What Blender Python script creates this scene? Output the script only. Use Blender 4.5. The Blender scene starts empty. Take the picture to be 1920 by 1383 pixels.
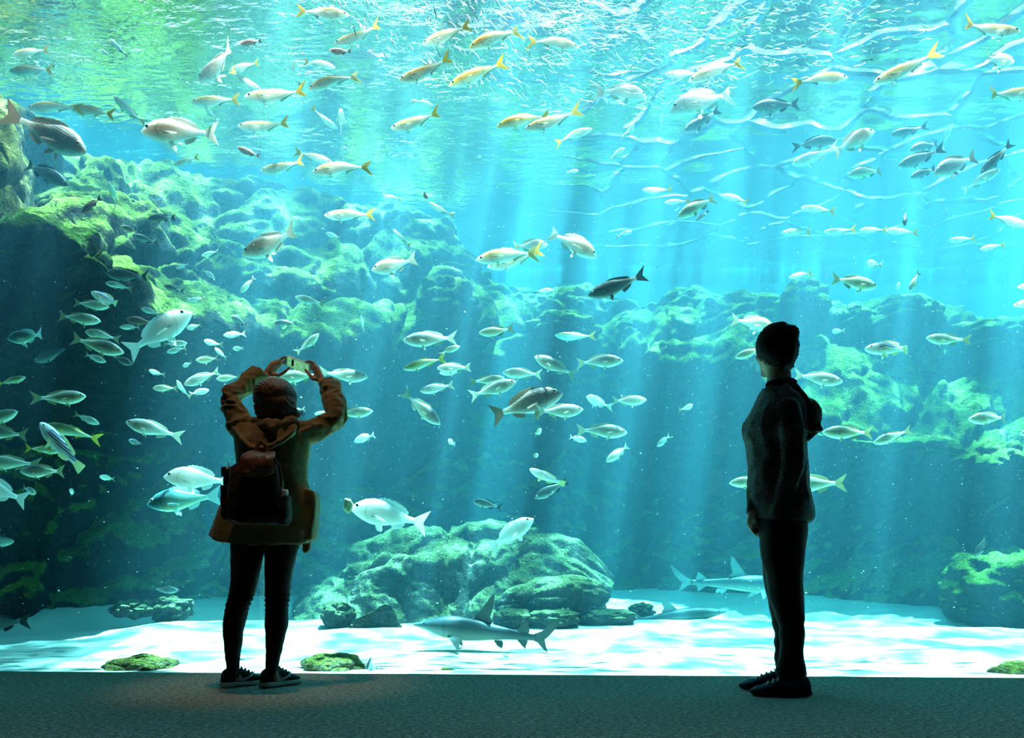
import bpy, bmesh, math, random
import numpy as np
from mathutils import Vector, Matrix, Quaternion

random.seed(7)
SC = bpy.context.scene
COL = SC.collection

# ------------------------------------------------------------------ camera
F = 1493.33                      # focal length in pixels of the 1920 x 1383 frame
CX, HY, EYE = 960.0, 1075.0, 0.578
cam_data = bpy.data.cameras.new('camera')
cam_data.sensor_width = 36.0
cam_data.sensor_fit = 'HORIZONTAL'
cam_data.lens = 28.0
cam_data.shift_y = (HY - 691.5) / 1920.0
cam_data.clip_start = 0.05
cam_data.clip_end = 200.0
cam = bpy.data.objects.new('camera', cam_data)
COL.objects.link(cam)
cam.location = (0, 0, EYE)
cam.rotation_euler = (math.radians(90), 0, 0)
SC.camera = cam

# ------------------------------------------------------------------ sky, sun, exposure
SUN_DIR = Vector((-0.15, -0.14, -1.0)).normalized()
SUN_POWER = 75.0
SKY_POWER = 3.2
world = bpy.data.worlds.new('sky')
SC.world = world
world.use_nodes = True
wb = world.node_tree.nodes['Background']
wb.inputs[0].default_value = (0.80, 0.92, 1.0, 1)
wb.inputs[1].default_value = SKY_POWER
sun_data = bpy.data.lights.new('sun', 'SUN')
sun_data.energy = SUN_POWER
sun_data.angle = math.radians(1.0)
sun_data.color = (1.0, 0.97, 0.92)
sun = bpy.data.objects.new('sun', sun_data)
COL.objects.link(sun)
sun.rotation_euler = SUN_DIR.to_track_quat('-Z', 'Y').to_euler()
sun.location = (2, 10, 14)

SURF_Z = 5.40                    # water surface
TANK_BACK = 12.6
portal_data = bpy.data.lights.new('sky_opening', 'AREA')
portal_data.shape = 'RECTANGLE'
portal_data.size = 22.0
portal_data.size_y = 8.4
portal_data.cycles.is_portal = True
portal = bpy.data.objects.new('sky_opening', portal_data)
COL.objects.link(portal)
portal.location = (0, 8.6, SURF_Z + 0.5)

SC.view_settings.view_transform = 'Standard'
SC.view_settings.look = 'None'
SC.view_settings.exposure = 0.28
SC.view_settings.gamma = 1.0
SC.view_settings.use_curve_mapping = False
cy = SC.cycles
cy.max_bounces = 6
cy.diffuse_bounces = 2
cy.glossy_bounces = 2
cy.transmission_bounces = 2
cy.transparent_max_bounces = 12
cy.volume_bounces = 0
cy.sample_clamp_indirect = 6.0
cy.sample_clamp_direct = 0.0
cy.caustics_reflective = False
cy.caustics_refractive = False
cy.use_denoising = True

# ------------------------------------------------------------------ helpers
def P(px, py, d):
    """world point that the photograph shows at pixel (px, py), d metres away"""
    return Vector((d * (px - CX) / F, d, EYE + d * (HY - py) / F))

def tag(o, label=None, cat=None, group=None, kind=None):
    if label: o['label'] = label
    if cat: o['category'] = cat
    if group: o['group'] = group
    if kind: o['kind'] = kind
    return o

def link(name, me, parent=None, mat=None, smooth=True):
    o = bpy.data.objects.new(name, me)
    COL.objects.link(o)
    if parent is not None:
        o.parent = parent
    if mat is not None:
        me.materials.clear()
        for m in (mat if isinstance(mat, (list, tuple)) else [mat]):
            me.materials.append(m)
    if smooth and len(me.polygons):
        me.polygons.foreach_set('use_smooth', [True] * len(me.polygons))
    return o

def mesh(name, verts, faces):
    me = bpy.data.meshes.new(name)
    me.from_pydata([tuple(v) for v in verts], [], [tuple(f) for f in faces])
    me.update()
    return me

def grid_mesh(name, A):
    """A: (n, m, 3) array of points -> quad grid"""
    n, m, _ = A.shape
    me = bpy.data.meshes.new(name)
    idx = np.arange(n * m).reshape(n, m)
    q = np.stack([idx[:-1, :-1], idx[1:, :-1], idx[1:, 1:], idx[:-1, 1:]], -1).reshape(-1, 4)
    me.vertices.add(n * m)
    me.vertices.foreach_set('co', A.reshape(-1).astype(np.float32))
    me.loops.add(q.size)
    me.loops.foreach_set('vertex_index', q.reshape(-1).astype(np.int32))
    me.polygons.add(len(q))
    me.polygons.foreach_set('loop_start', np.arange(0, q.size, 4, dtype=np.int32))
    me.update(calc_edges=True)
    me.validate()
    return me

def box_mesh(name, x0, x1, y0, y1, z0, z1):
    v = [(x0, y0, z0), (x1, y0, z0), (x1, y1, z0), (x0, y1, z0), (x0, y0, z1), (x1, y0, z1), (x1, y1, z1), (x0, y1, z1)]
    f = [(0, 3, 2, 1), (4, 5, 6, 7), (0, 1, 5, 4), (1, 2, 6, 5), (2, 3, 7, 6), (3, 0, 4, 7)]
    return mesh(name, v, f)

def empty(name, loc=(0, 0, 0)):
    o = bpy.data.objects.new(name, None)
    o.empty_display_size = 0.05
    COL.objects.link(o)
    o.location = loc
    return o

# ---- vectorised noise
def _hash(ix, iy, iz, s=0):
    h = (ix * 374761393 + iy * 668265263 + iz * 2147483647 + s * 974634777) & 0xffffffff
    h = ((h ^ (h >> 13)) * 1274126177) & 0xffffffff
    h = ((h ^ (h >> 16)) * 2246822519) & 0xffffffff
    return ((h ^ (h >> 15)) & 0xffffff) / float(0xffffff)

def vnoise(p, s=0):
    p = np.asarray(p, float)
    i = np.floor(p).astype(np.int64)
    f = p - i
    u = f * f * f * (f * (f * 6 - 15) + 10)
    r = 0
    for dx in (0, 1):
        for dy in (0, 1):
            for dz in (0, 1):
                w = (u[:, 0] if dx else 1 - u[:, 0]) * (u[:, 1] if dy else 1 - u[:, 1]) * (u[:, 2] if dz else 1 - u[:, 2])
                r = r + w * _hash(i[:, 0] + dx, i[:, 1] + dy, i[:, 2] + dz, s)
    return r * 2 - 1

def fbm(p, octv=4, s=0, gain=0.5):
    a, r, q = 1.0, 0, np.asarray(p, float)
    for k in range(octv):
        r = r + a * vnoise(q, s + k * 17)
        q = q * 2.03 + 11.7
        a *= gain
    return r

def worley(p, s=0):
    """F1, F2 distances of jittered cells"""
    p = np.asarray(p, float)
    i = np.floor(p).astype(np.int64)
    f1 = np.full(len(p), 9.0)
    f2 = np.full(len(p), 9.0)
    for dx in (-1, 0, 1):
        for dy in (-1, 0, 1):
            for dz in (-1, 0, 1):
                c = i + np.array([dx, dy, dz])
                q = np.stack([c[:, k] + _hash(c[:, 0], c[:, 1], c[:, 2], s + 31 * k + 5) for k in range(3)], 1)
                d = np.linalg.norm(q - p, axis=1)
                f2 = np.where(d < f1, f1, np.minimum(f2, d))
                f1 = np.minimum(f1, d)
    return f1, f2

# ---- materials
def mat_new(name):
    m = bpy.data.materials.new(name)
    m.use_nodes = True
    nt = m.node_tree
    nt.nodes.clear()
    out = nt.nodes.new('ShaderNodeOutputMaterial')
    return m, nt, out

class N:
    """tiny node-tree helper"""
    def __init__(s, nt): s.nt = nt
    def n(s, t, **kw):
        nd = s.nt.nodes.new(t)
        for k, v in kw.items():
            if k.startswith('i_'):
                nd.inputs[int(k[2:])].default_value = v
            else:
                setattr(nd, k, v)
        return nd
    def l(s, a, b): s.nt.links.new(a, b)
    def math(s, op, a, b=None, c=None, clamp=False):
        nd = s.nt.nodes.new('ShaderNodeMath'); nd.operation = op; nd.use_clamp = clamp
        for k, v in enumerate((a, b, c)):
            if v is None: continue
            if isinstance(v, (int, float)): nd.inputs[k].default_value = v
            else: s.l(v, nd.inputs[k])
        return nd.outputs[0]
    def ramp(s, fac, stops, interp='LINEAR'):
        nd = s.nt.nodes.new('ShaderNodeValToRGB'); cr = nd.color_ramp; cr.interpolation = interp
        while len(cr.elements) < len(stops): cr.elements.new(0.5)
        for e, (p, c) in zip(cr.elements, stops):
            e.position = p
            e.color = (c, c, c, 1) if isinstance(c, (int, float)) else tuple(c) + (1,)
        s.l(fac, nd.inputs[0])
        return nd.outputs[0]
    def mix(s, fac, a, b, mode='MIX'):
        nd = s.nt.nodes.new('ShaderNodeMix'); nd.data_type = 'RGBA'; nd.blend_type = mode
        for sock, v in ((nd.inputs[0], fac), (nd.inputs[6], a), (nd.inputs[7], b)):
            if isinstance(v, (int, float)): sock.default_value = v
            elif isinstance(v, tuple): sock.default_value = v + (1,) if len(v) == 3 else v
            else: s.l(v, sock)
        return nd.outputs[2]
    def noise(s, vec, scale, detail=3.0, rough=0.55, dist=0.0):
        nd = s.nt.nodes.new('ShaderNodeTexNoise')
        nd.inputs['Scale'].default_value = scale; nd.inputs['Detail'].default_value = detail
        nd.inputs['Roughness'].default_value = rough; nd.inputs['Distortion'].default_value = dist
        if vec is not None: s.l(vec, nd.inputs['Vector'])
        return nd.outputs[0]
    def bsdf(s, color, rough=0.6, spec=0.4, bump=None, bstr=0.3, bdist=0.02, metal=0.0, **kw):
        b = s.nt.nodes.new('ShaderNodeBsdfPrincipled')
        if isinstance(color, tuple): b.inputs['Base Color'].default_value = color + (1,)
        else: s.l(color, b.inputs['Base Color'])
        if isinstance(rough, (int, float)): b.inputs['Roughness'].default_value = rough
        else: s.l(rough, b.inputs['Roughness'])
        b.inputs['Specular IOR Level'].default_value = spec
        b.inputs['Metallic'].default_value = metal
        if bump is not None:
            bn = s.nt.nodes.new('ShaderNodeBump'); bn.inputs['Strength'].default_value = bstr
            bn.inputs['Distance'].default_value = bdist
            s.l(bump, bn.inputs['Height']); s.l(bn.outputs[0], b.inputs['Normal'])
        for k, v in kw.items(): b.inputs[k].default_value = v
        return b.outputs[0]

def mat_simple(name, color, rough=0.6, spec=0.4, nscale=None, var=0.25, bstr=0.2, bdist=0.004, metal=0.0, coord='Object'):
    m, nt, out = mat_new(name)
    g = N(nt)
    if nscale:
        tc = g.n('ShaderNodeTexCoord')
        nz = g.noise(tc.outputs[coord], nscale, 4)
        c0 = tuple(max(0, c * (1 - var)) for c in color); c1 = tuple(min(1, c * (1 + var)) for c in color)
        col = g.ramp(nz, [(0.3, c0), (0.7, c1)])
        g.l(g.bsdf(col, rough, spec, nz, bstr, bdist, metal), out.inputs[0])
    else:
        g.l(g.bsdf(color, rough, spec, metal=metal), out.inputs[0])
    return m
# ------------------------------------------------------------------ room
GL0, GLS = 4.566, -0.0493            # glass line: y = GL0 + GLS * x
def glass_y(x): return GL0 + GLS * x

def carpet_material():
    m, nt, out = mat_new('carpet')
    g = N(nt); tc = g.n('ShaderNodeTexCoord')
    fine = g.noise(tc.outputs['Object'], 140, 3, 0.7)
    mid = g.noise(tc.outputs['Object'], 45, 3, 0.6)
    big = g.noise(tc.outputs['Object'], 3, 2)
    h = g.math('ADD', g.math('MULTIPLY', fine, 0.6), g.math('MULTIPLY', mid, 0.4))
    col = g.ramp(h, [(0.38, (0.08, 0.07, 0.06)), (0.52, (0.36, 0.31, 0.255)), (0.64, (0.85, 0.74, 0.60))])
    col = g.mix(0.25, col, g.ramp(big, [(0.3, (0.6, 0.6, 0.6)), (0.7, (1, 1, 1))]), 'MULTIPLY')
    g.l(g.bsdf(col, 1.0, 0.05, h, 0.9, 0.006), out.inputs[0])
    return m
M_CARPET = carpet_material()
xs = [-6.5, 6.5]
fl = mesh('floor', [(-6.5, -4, 0), (6.5, -4, 0), (6.5, glass_y(6.5), 0), (-6.5, glass_y(-6.5), 0),
                    (-6.5, -4, -0.3), (6.5, -4, -0.3), (6.5, glass_y(6.5), -0.3), (-6.5, glass_y(-6.5), -0.3)],
          [(0, 1, 2, 3), (7, 6, 5, 4), (0, 4, 5, 1), (1, 5, 6, 2), (2, 6, 7, 3), (3, 7, 4, 0)])
tag(link('floor', fl, None, M_CARPET, False), 'dark grey carpeted floor of the viewing room', 'floor', kind='structure')
M_DARK = mat_simple('dark_wall_paint', (0.02, 0.022, 0.025), 0.9, 0.1, 6, 0.2)
for nm, b in (('wall_left', (-6.7, -6.5, -4, 4.95, 0, 6.4)), ('wall_right', (6.5, 6.7, -4, 4.3, 0, 6.4)),
              ('wall_back', (-6.7, 6.7, -4.2, -4, 0, 6.4)), ('ceiling', (-6.7, 6.7, -4.2, 4.2, 6.2, 6.4))):
    tag(link(nm, box_mesh(nm, *b), None, M_DARK, False), kind='structure')
# lintel above the acrylic, out of the frame
lv = []
for x, z in ((-11.5, 5.2), (11.5, 5.2), (11.5, 6.4), (-11.5, 6.4)):
    lv.append((x, glass_y(x) + 0.045, z))
for x, z in ((-11.5, 5.2), (11.5, 5.2), (11.5, 6.4), (-11.5, 6.4)):
    lv.append((x, glass_y(x) - 0.75, z))
tag(link('wall_front', mesh('wall_front', lv, [(0, 1, 2, 3), (7, 6, 5, 4), (0, 4, 5, 1), (1, 5, 6, 2), (2, 6, 7, 3), (3, 7, 4, 0)]), None, M_DARK, False), kind='structure')

# acrylic panes
m, nt, out = mat_new('acrylic'); g = N(nt)
tr = g.n('ShaderNodeBsdfTransparent'); tr.inputs[0].default_value = (0.97, 0.99, 0.99, 1)
gl = g.n('ShaderNodeBsdfGlossy'); gl.inputs['Roughness'].default_value = 0.02
mx = g.n('ShaderNodeMixShader')
# past the critical angle the pane reflects everything: steep sunbeams stay inside the tank
lw = g.n('ShaderNodeLayerWeight'); lw.inputs[0].default_value = 0.5
g.l(g.ramp(lw.outputs['Facing'], [(0.60, 0.03), (0.71, 1.0)]), mx.inputs[0])
g.l(tr.outputs[0], mx.inputs[1]); g.l(gl.outputs[0], mx.inputs[2]); g.l(mx.outputs[0], out.inputs[0])
M_ACRYLIC = m
def px_on_glass(px):
    k = (px - CX) / F
    y = GL0 / (1 - GLS * k)
    return k * y
joints = [-6.4, px_on_glass(489), px_on_glass(1455), 6.4]
for k in range(3):
    a, b = joints[k], joints[k + 1]
    v = [(x, glass_y(x) + o, z) for o in (0.0, 0.05) for x, z in ((a, -0.25), (b, -0.25), (b, 5.2), (a, 5.2))]
    f = [(0, 1, 2, 3), (7, 6, 5, 4)]
    tag(link('window_%d' % (k + 1), mesh('pane', v, f), None, M_ACRYLIC, False),
        ('clear acrylic viewing pane at the end of the tank beyond the woman', 'wide clear acrylic viewing pane between the two visitors', 'clear acrylic viewing pane behind the standing man')[k], 'window', kind='structure')
mj, nt, out = mat_new('joint_glue'); g = N(nt)
tr = g.n('ShaderNodeBsdfTransparent'); tr.inputs[0].default_value = (0.93, 0.98, 0.98, 1)
df = g.n('ShaderNodeBsdfTranslucent'); df.inputs[0].default_value = (0.8, 0.9, 0.9, 1)
mx = g.n('ShaderNodeMixShader'); mx.inputs[0].default_value = 0.10
g.l(tr.outputs[0], mx.inputs[1]); g.l(df.outputs[0], mx.inputs[2]); g.l(mx.outputs[0], out.inputs[0])
for k in (1, 2):
    x = joints[k]
    v = [(xx, glass_y(x) + o, z) for o in (0.001, 0.049) for xx, z in ((x - .0035, -0.25), (x + .0035, -0.25), (x + .0035, 5.2), (x - .0035, 5.2))]
    tag(link('trim_%d' % k, mesh('joint', v, f), None, mj, False), kind='structure')

# ------------------------------------------------------------------ water
def water_material():
    m, nt, out = mat_new('sea_water'); g = N(nt)
    geo = g.n('ShaderNodeNewGeometry')
    sep = g.n('ShaderNodeSeparateXYZ'); g.l(geo.outputs['Position'], sep.inputs[0])
    top = g.math('GREATER_THAN', sep.outputs[2], SURF_Z - 0.25)
    # caustics and light shafts are painted into the surface's transmission colour
    fx = g.n('ShaderNodeCombineXYZ'); g.l(sep.outputs[0], fx.inputs[0]); g.l(sep.outputs[1], fx.inputs[1])
    wob = g.n('ShaderNodeTexNoise'); wob.inputs['Scale'].default_value = 1.3; wob.inputs['Detail'].default_value = 2
    g.l(fx.outputs[0], wob.inputs['Vector'])
    vadd = g.n('ShaderNodeVectorMath', operation='MULTIPLY_ADD')
    g.l(wob.outputs[1], vadd.inputs[0]); vadd.inputs[1].default_value = (0.55, 0.55, 0); g.l(fx.outputs[0], vadd.inputs[2])
    def net(scale, w):
        v = g.n('ShaderNodeTexVoronoi'); v.feature = 'DISTANCE_TO_EDGE'; v.voronoi_dimensions = '2D'
        v.inputs['Scale'].default_value = scale; g.l(vadd.outputs[0], v.inputs['Vector'])
        return g.math('POWER', g.math('SUBTRACT', 1.0, g.math('MULTIPLY', v.outputs['Distance'], w), clamp=True), 3.0)
    c = g.math('ADD', net(1.5, 3.2), g.math('MULTIPLY', net(3.1, 3.0), 0.7))
    patch = g.n('ShaderNodeTexNoise'); patch.inputs['Scale'].default_value = 1.7; patch.inputs['Detail'].default_value = 3
    patch.inputs['Roughness'].default_value = 0.6
    g.l(fx.outputs[0], patch.inputs['Vector'])
    pr = g.ramp(patch.outputs[0], [(0.40, 0.10), (0.61, 1.15)])
    t = g.math('MULTIPLY', pr, g.math('ADD', 0.40, g.math('MULTIPLY', c, 0.9)))
    cc = g.n('ShaderNodeCombineColor')
    for k in range(3): g.l(t, cc.inputs[k])
    tr = g.n('ShaderNodeBsdfTransparent'); g.l(cc.outputs[0], tr.inputs[0])
    rip = g.n('ShaderNodeMapping'); rip.inputs['Scale'].default_value = (1.0, 2.2, 1.0); g.l(geo.outputs['Position'], rip.inputs[0])
    bn = g.n('ShaderNodeBump'); bn.inputs['Strength'].default_value = 0.60; bn.inputs['Distance'].default_value = 0.06
    ridge = g.math('MULTIPLY', net(1.25, 8.0), g.ramp(g.math('MULTIPLY_ADD', sep.outputs[0], 0.1, 0.5), [(0.55, 0.05), (0.66, 1.0)]))
    calm = g.math('MULTIPLY', g.noise(rip.outputs[0], 5.0, 3, 0.55), g.ramp(g.math('MULTIPLY_ADD', sep.outputs[0], 0.1, 0.5), [(0.55, 0.65), (0.68, 0.25)]))
    g.l(g.math('ADD', calm, g.math('MULTIPLY', g.math('MULTIPLY', ridge, 3.2), g.ramp(wob.outputs[0], [(0.38, 0.25), (0.66, 1.0)]))), bn.inputs['Height'])
    gl = g.n('ShaderNodeBsdfGlossy'); gl.inputs['Roughness'].default_value = 0.08; gl.inputs[0].default_value = (0.72, 0.72, 0.72, 1)
    g.l(bn.outputs[0], gl.inputs['Normal'])
    fr = g.n('ShaderNodeFresnel'); fr.inputs[0].default_value = 1.33; g.l(bn.outputs[0], fr.inputs['Normal'])
    ms = g.n('ShaderNodeMixShader'); g.l(fr.outputs[0], ms.inputs[0]); g.l(tr.outputs[0], ms.inputs[1]); g.l(gl.outputs[0], ms.inputs[2])
    plain = g.n('ShaderNodeBsdfTransparent')
    mm = g.n('ShaderNodeMixShader'); g.l(top, mm.inputs[0]); g.l(plain.outputs[0], mm.inputs[1]); g.l(ms.outputs[0], mm.inputs[2])
    g.l(mm.outputs[0], out.inputs['Surface'])
    ab = g.n('ShaderNodeVolumeAbsorption'); ab.inputs[0].default_value = (0.0, 0.825, 0.875, 1); ab.inputs[1].default_value = 0.28
    sc = g.n('ShaderNodeVolumeScatter'); sc.inputs[0].default_value = (0.22, 0.70, 1.0, 1); sc.inputs[1].default_value = 0.046
    sc.inputs['Anisotropy'].default_value = 0.35
    ad = g.n('ShaderNodeAddShader'); g.l(ab.outputs[0], ad.inputs[0]); g.l(sc.outputs[0], ad.inputs[1])
    g.l(ad.outputs[0], out.inputs['Volume'])
    return m
M_WATER = water_material()
nx, ny = 221, 91
X = np.linspace(-10.9, 10.9, nx)
top_pts = np.zeros((nx, ny, 3))
for i, x in enumerate(X):
    yy = np.linspace(glass_y(x) + 0.06, TANK_BACK - 0.05, ny)
    top_pts[i, :, 0] = x; top_pts[i, :, 1] = yy
q = top_pts.reshape(-1, 3)
zz = SURF_Z + 0.035 * fbm(np.c_[q[:, 0] * 0.8, q[:, 1] * 1.5, np.zeros(len(q))], 3, 3)
top_pts[:, :, 2] = zz.reshape(nx, ny)
verts = list(map(tuple, top_pts.reshape(-1, 3)))
faces = []
ID = lambda i, j: i * ny + j
for i in range(nx - 1):
    for j in range(ny - 1):
        faces.append((ID(i, j), ID(i + 1, j), ID(i + 1, j + 1), ID(i, j + 1)))
base = len(verts)
ring = [ID(i, 0) for i in range(nx)] + [ID(nx - 1, j) for j in range(1, ny)] + [ID(i, ny - 1) for i in range(nx - 2, -1, -1)] + [ID(0, j) for j in range(ny - 2, 0, -1)]
for r in ring:
    v = verts[r]; verts.append((v[0], v[1], -0.45))
n = len(ring)
for k in range(n):
    k2 = (k + 1) % n
    faces.append((ring[k2], ring[k], base + k, base + k2))
faces.append(tuple(base + k for k in range(n - 1, -1, -1)))
wm = mesh('water', verts, faces)
bm = bmesh.new(); bm.from_mesh(wm); bmesh.ops.recalc_face_normals(bm, faces=bm.faces); bm.to_mesh(wm); bm.free()
wo = link('water', wm, None, M_WATER, False)
tag(wo, 'clear turquoise sea water filling the tank up to its rippled surface', 'water', kind='structure')

# ------------------------------------------------------------------ tank shell
M_TANK = mat_simple('tank_paint', (0.10, 0.30, 0.40), 0.9, 0.1, 0.8, 0.3)
for nm, b in (('wall_tank_left', (-11.3, -10.95, 4.0, 13.0, -0.6, 5.75)), ('wall_tank_right', (10.95, 11.3, 3.9, 13.0, -0.6, 5.75)),
              ('wall_tank_back', (-11.3, 11.3, TANK_BACK, 13.0, -0.6, 5.75)), ('floor_tank', (-11.3, 11.3, 3.9, 13.0, -0.8, -0.5))):
    tag(link(nm, box_mesh(nm, *b), None, M_TANK, False), kind='structure')

# unseen tinted sheet, added above the water to dim one end
mr, nt, out = mat_new('shade_sheet'); g = N(nt)
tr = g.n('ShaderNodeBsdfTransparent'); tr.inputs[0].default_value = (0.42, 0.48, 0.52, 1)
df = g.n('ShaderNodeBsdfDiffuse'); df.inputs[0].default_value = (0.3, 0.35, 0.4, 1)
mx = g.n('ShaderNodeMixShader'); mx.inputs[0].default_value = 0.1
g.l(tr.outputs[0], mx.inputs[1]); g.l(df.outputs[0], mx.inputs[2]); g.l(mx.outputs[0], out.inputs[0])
tag(link('added_shade_sheet', box_mesh('sheet', -11.3, -1.9, 5.55, 7.0, 6.30, 6.31), None, mr, False), kind='structure')

# ------------------------------------------------------------------ sand bed
def interp(px, tab):
    return np.interp(px, [t[0] for t in tab], [t[1] for t in tab])
CREST_D = [(-400, 6.1), (0, 6.3), (250, 6.7), (480, 7.1), (700, 7.3), (1000, 7.6), (1300, 7.8), (1600, 7.5), (1900, 6.6), (2400, 6.2)]
CREST_Y = [(-400, 1192), (0, 1190), (180, 1182), (300, 1165), (480, 1164), (1000, 1160), (1350, 1160), (1700, 1166), (1920, 1180), (2400, 1190)]
FOOT_D = [(-400, 6.9), (0, 7.0), (215, 7.4), (480, 8.3), (820, 9.2), (1150, 9.9), (1500, 9.2), (1700, 8.7), (1900, 7.8), (2400, 7.4)]
FOOT_Y = [(-400, 1146), (0, 1142), (215, 1130), (480, 1116), (820, 1110), (1150, 1106), (1500, 1112), (1750, 1135), (1900, 1165), (2400, 1170)]
def sand_z(x, y):
    x = np.asarray(x, float); y = np.asarray(y, float)
    px = x / np.maximum(y, 1) * F + CX
    c = interp(px, CREST_D); zc = EYE - (interp(px, CREST_Y) - HY) / F * c
    f = interp(px, FOOT_D); zf = EYE - (interp(px, FOOT_Y) - HY) / F * f
    g0 = GL0 + GLS * x
    s = lambda t: np.clip(t, 0, 1) ** 2 * (3 - 2 * np.clip(t, 0, 1))
    front = -0.012 + (zc + 0.012) * s((y - g0) / (c - g0)) ** 0.9
    back = zc - 0.10 * s((y - c) / 0.35) + (zf - zc + 0.10) * s((y - c - 0.3) / (f - c - 0.3))
    z = np.where(y < c, front, back)
    q = np.c_[x.ravel(), y.ravel(), np.zeros(x.size)]
    rip = 0.018 * fbm(q * np.array([1.1, 2.6, 1]), 3, 40) + 0.006 * vnoise(q * np.array([5, 11, 1]), 50)
    w = np.clip((y - g0) / 0.6, 0.15, 1)
    return z + rip.reshape(x.shape) * w
gx, gy = np.meshgrid(np.linspace(-10.9, 10.9, 420), np.linspace(0, 1, 260), indexing='ij')
yy = (glass_y(gx) + 0.056) * (1 - gy) + (TANK_BACK - 0.02) * gy
A = np.stack([gx, yy, sand_z(gx, yy)], -1)
m, nt, out = mat_new('pale_sand'); g = N(nt); tc = g.n('ShaderNodeTexCoord')
n1 = g.noise(tc.outputs['Object'], 1.6, 4); n2 = g.noise(tc.outputs['Object'], 60, 2)
col = g.ramp(n1, [(0.3, (0.62, 0.60, 0.52)), (0.7, (0.80, 0.78, 0.70))])
col = g.mix(g.ramp(n2, [(0.62, 0.0), (0.72, 0.5)]), col, (0.35, 0.33, 0.28))
g.l(g.bsdf(col, 0.95, 0.1, n2, 0.3, 0.01), out.inputs[0]); M_SAND = m
tag(link('sand_bed', grid_mesh('sand_bed', A), None, M_SAND), 'pale rippled sand covering the bottom of the tank', 'sand', kind='structure')
# ------------------------------------------------------------------ rocks
def rock_material(name, dark, light, algae, cover=0.5, algae2=None):
    m, nt, out = mat_new(name); g = N(nt)
    geo = g.n('ShaderNodeNewGeometry'); pos = geo.outputs['Position']
    sep = g.n('ShaderNodeSeparateXYZ'); g.l(geo.outputs['Normal'], sep.inputs[0])
    n1 = g.noise(pos, 2.2, 5, 0.6); n2 = g.noise(pos, 14, 4, 0.65); n3 = g.noise(pos, 55, 3, 0.7)
    rock = g.ramp(n2, [(0.3, dark), (0.7, light)])
    # weed grows on the ledges that face up
    up = g.math('ADD', sep.outputs[2], g.math('MULTIPLY', g.math('SUBTRACT', n1, 0.5), 0.45))
    up = g.math('ADD', up, g.math('MULTIPLY', g.math('SUBTRACT', n3, 0.5), 0.55))
    msk = g.ramp(up, [(1 - cover - 0.08, 0.0), (1 - cover + 0.14, 1.0)])
    a2 = algae2 or tuple(c * 0.55 for c in algae)
    alg = g.ramp(n3, [(0.32, a2), (0.62, algae)])
    col = g.mix(msk, rock, alg)
    spk = g.ramp(n3, [(0.66, 0.0), (0.74, 1.0)])
    col = g.mix(g.math('MULTIPLY', spk, 0.5), col, (0.55, 0.55, 0.42))
    n4 = g.noise(pos, 30, 4, 0.75); n5 = g.noise(pos, 5.5, 5, 0.7)
    col = g.mix(0.75, col, g.ramp(n4, [(0.36, 0.22), (0.62, 1.0)]), 'MULTIPLY')      # tufts and pits
    col = g.mix(0.45, col, g.ramp(n5, [(0.38, 0.35), (0.60, 1.0)]), 'MULTIPLY')
    h = g.math('ADD', g.math('ADD', g.math('MULTIPLY', n2, 0.8), g.math('MULTIPLY', n4, 0.45)), g.math('MULTIPLY', n5, 1.2))
    g.l(g.bsdf(col, 0.95, 0.1, h, 1.0, 0.13), out.inputs[0])
    return m
M_REEF = rock_material('reef_rock', (0.02, 0.024, 0.022), (0.075, 0.075, 0.06), (0.32, 0.42, 0.07), 0.64, (0.17, 0.26, 0.03))
M_ROCK = rock_material('sunken_rock', (0.03, 0.034, 0.03), (0.11, 0.11, 0.09), (0.50, 0.52, 0.24), 0.42, (0.17, 0.19, 0.08))
M_PILLAR = rock_material('pillar_rock', (0.05, 0.04, 0.02), (0.20, 0.16, 0.07), (0.30, 0.28, 0.05), 0.80, (0.14, 0.11, 0.03))
M_STONE = rock_material('mossy_stone', (0.10, 0.11, 0.06), (0.30, 0.29, 0.18), (0.26, 0.28, 0.06), 0.40)

def normals_of(A):
    du = np.gradient(A, axis=0); dv = np.gradient(A, axis=1)
    n = np.cross(du, dv)
    return n / (np.linalg.norm(n, axis=2, keepdims=True) + 1e-9)

def cr(p, t):
    """Catmull-Rom through the rows of p at parameters t (0..len-1)"""
    p = np.asarray(p, float); n = len(p)
    i = np.clip(np.floor(t).astype(int), 0, n - 2); f = (t - i)[:, None]
    if p.ndim == 3: f = f[:, :, None]
    a, b, c, d = p[np.clip(i - 1, 0, n - 1)], p[i], p[i + 1], p[np.clip(i + 2, 0, n - 1)]
    return 0.5 * (2 * b + (c - a) * f + (2 * a - 5 * b + 4 * c - d) * f ** 2 + (3 * b - a - 3 * c + d) * f ** 3)

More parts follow.
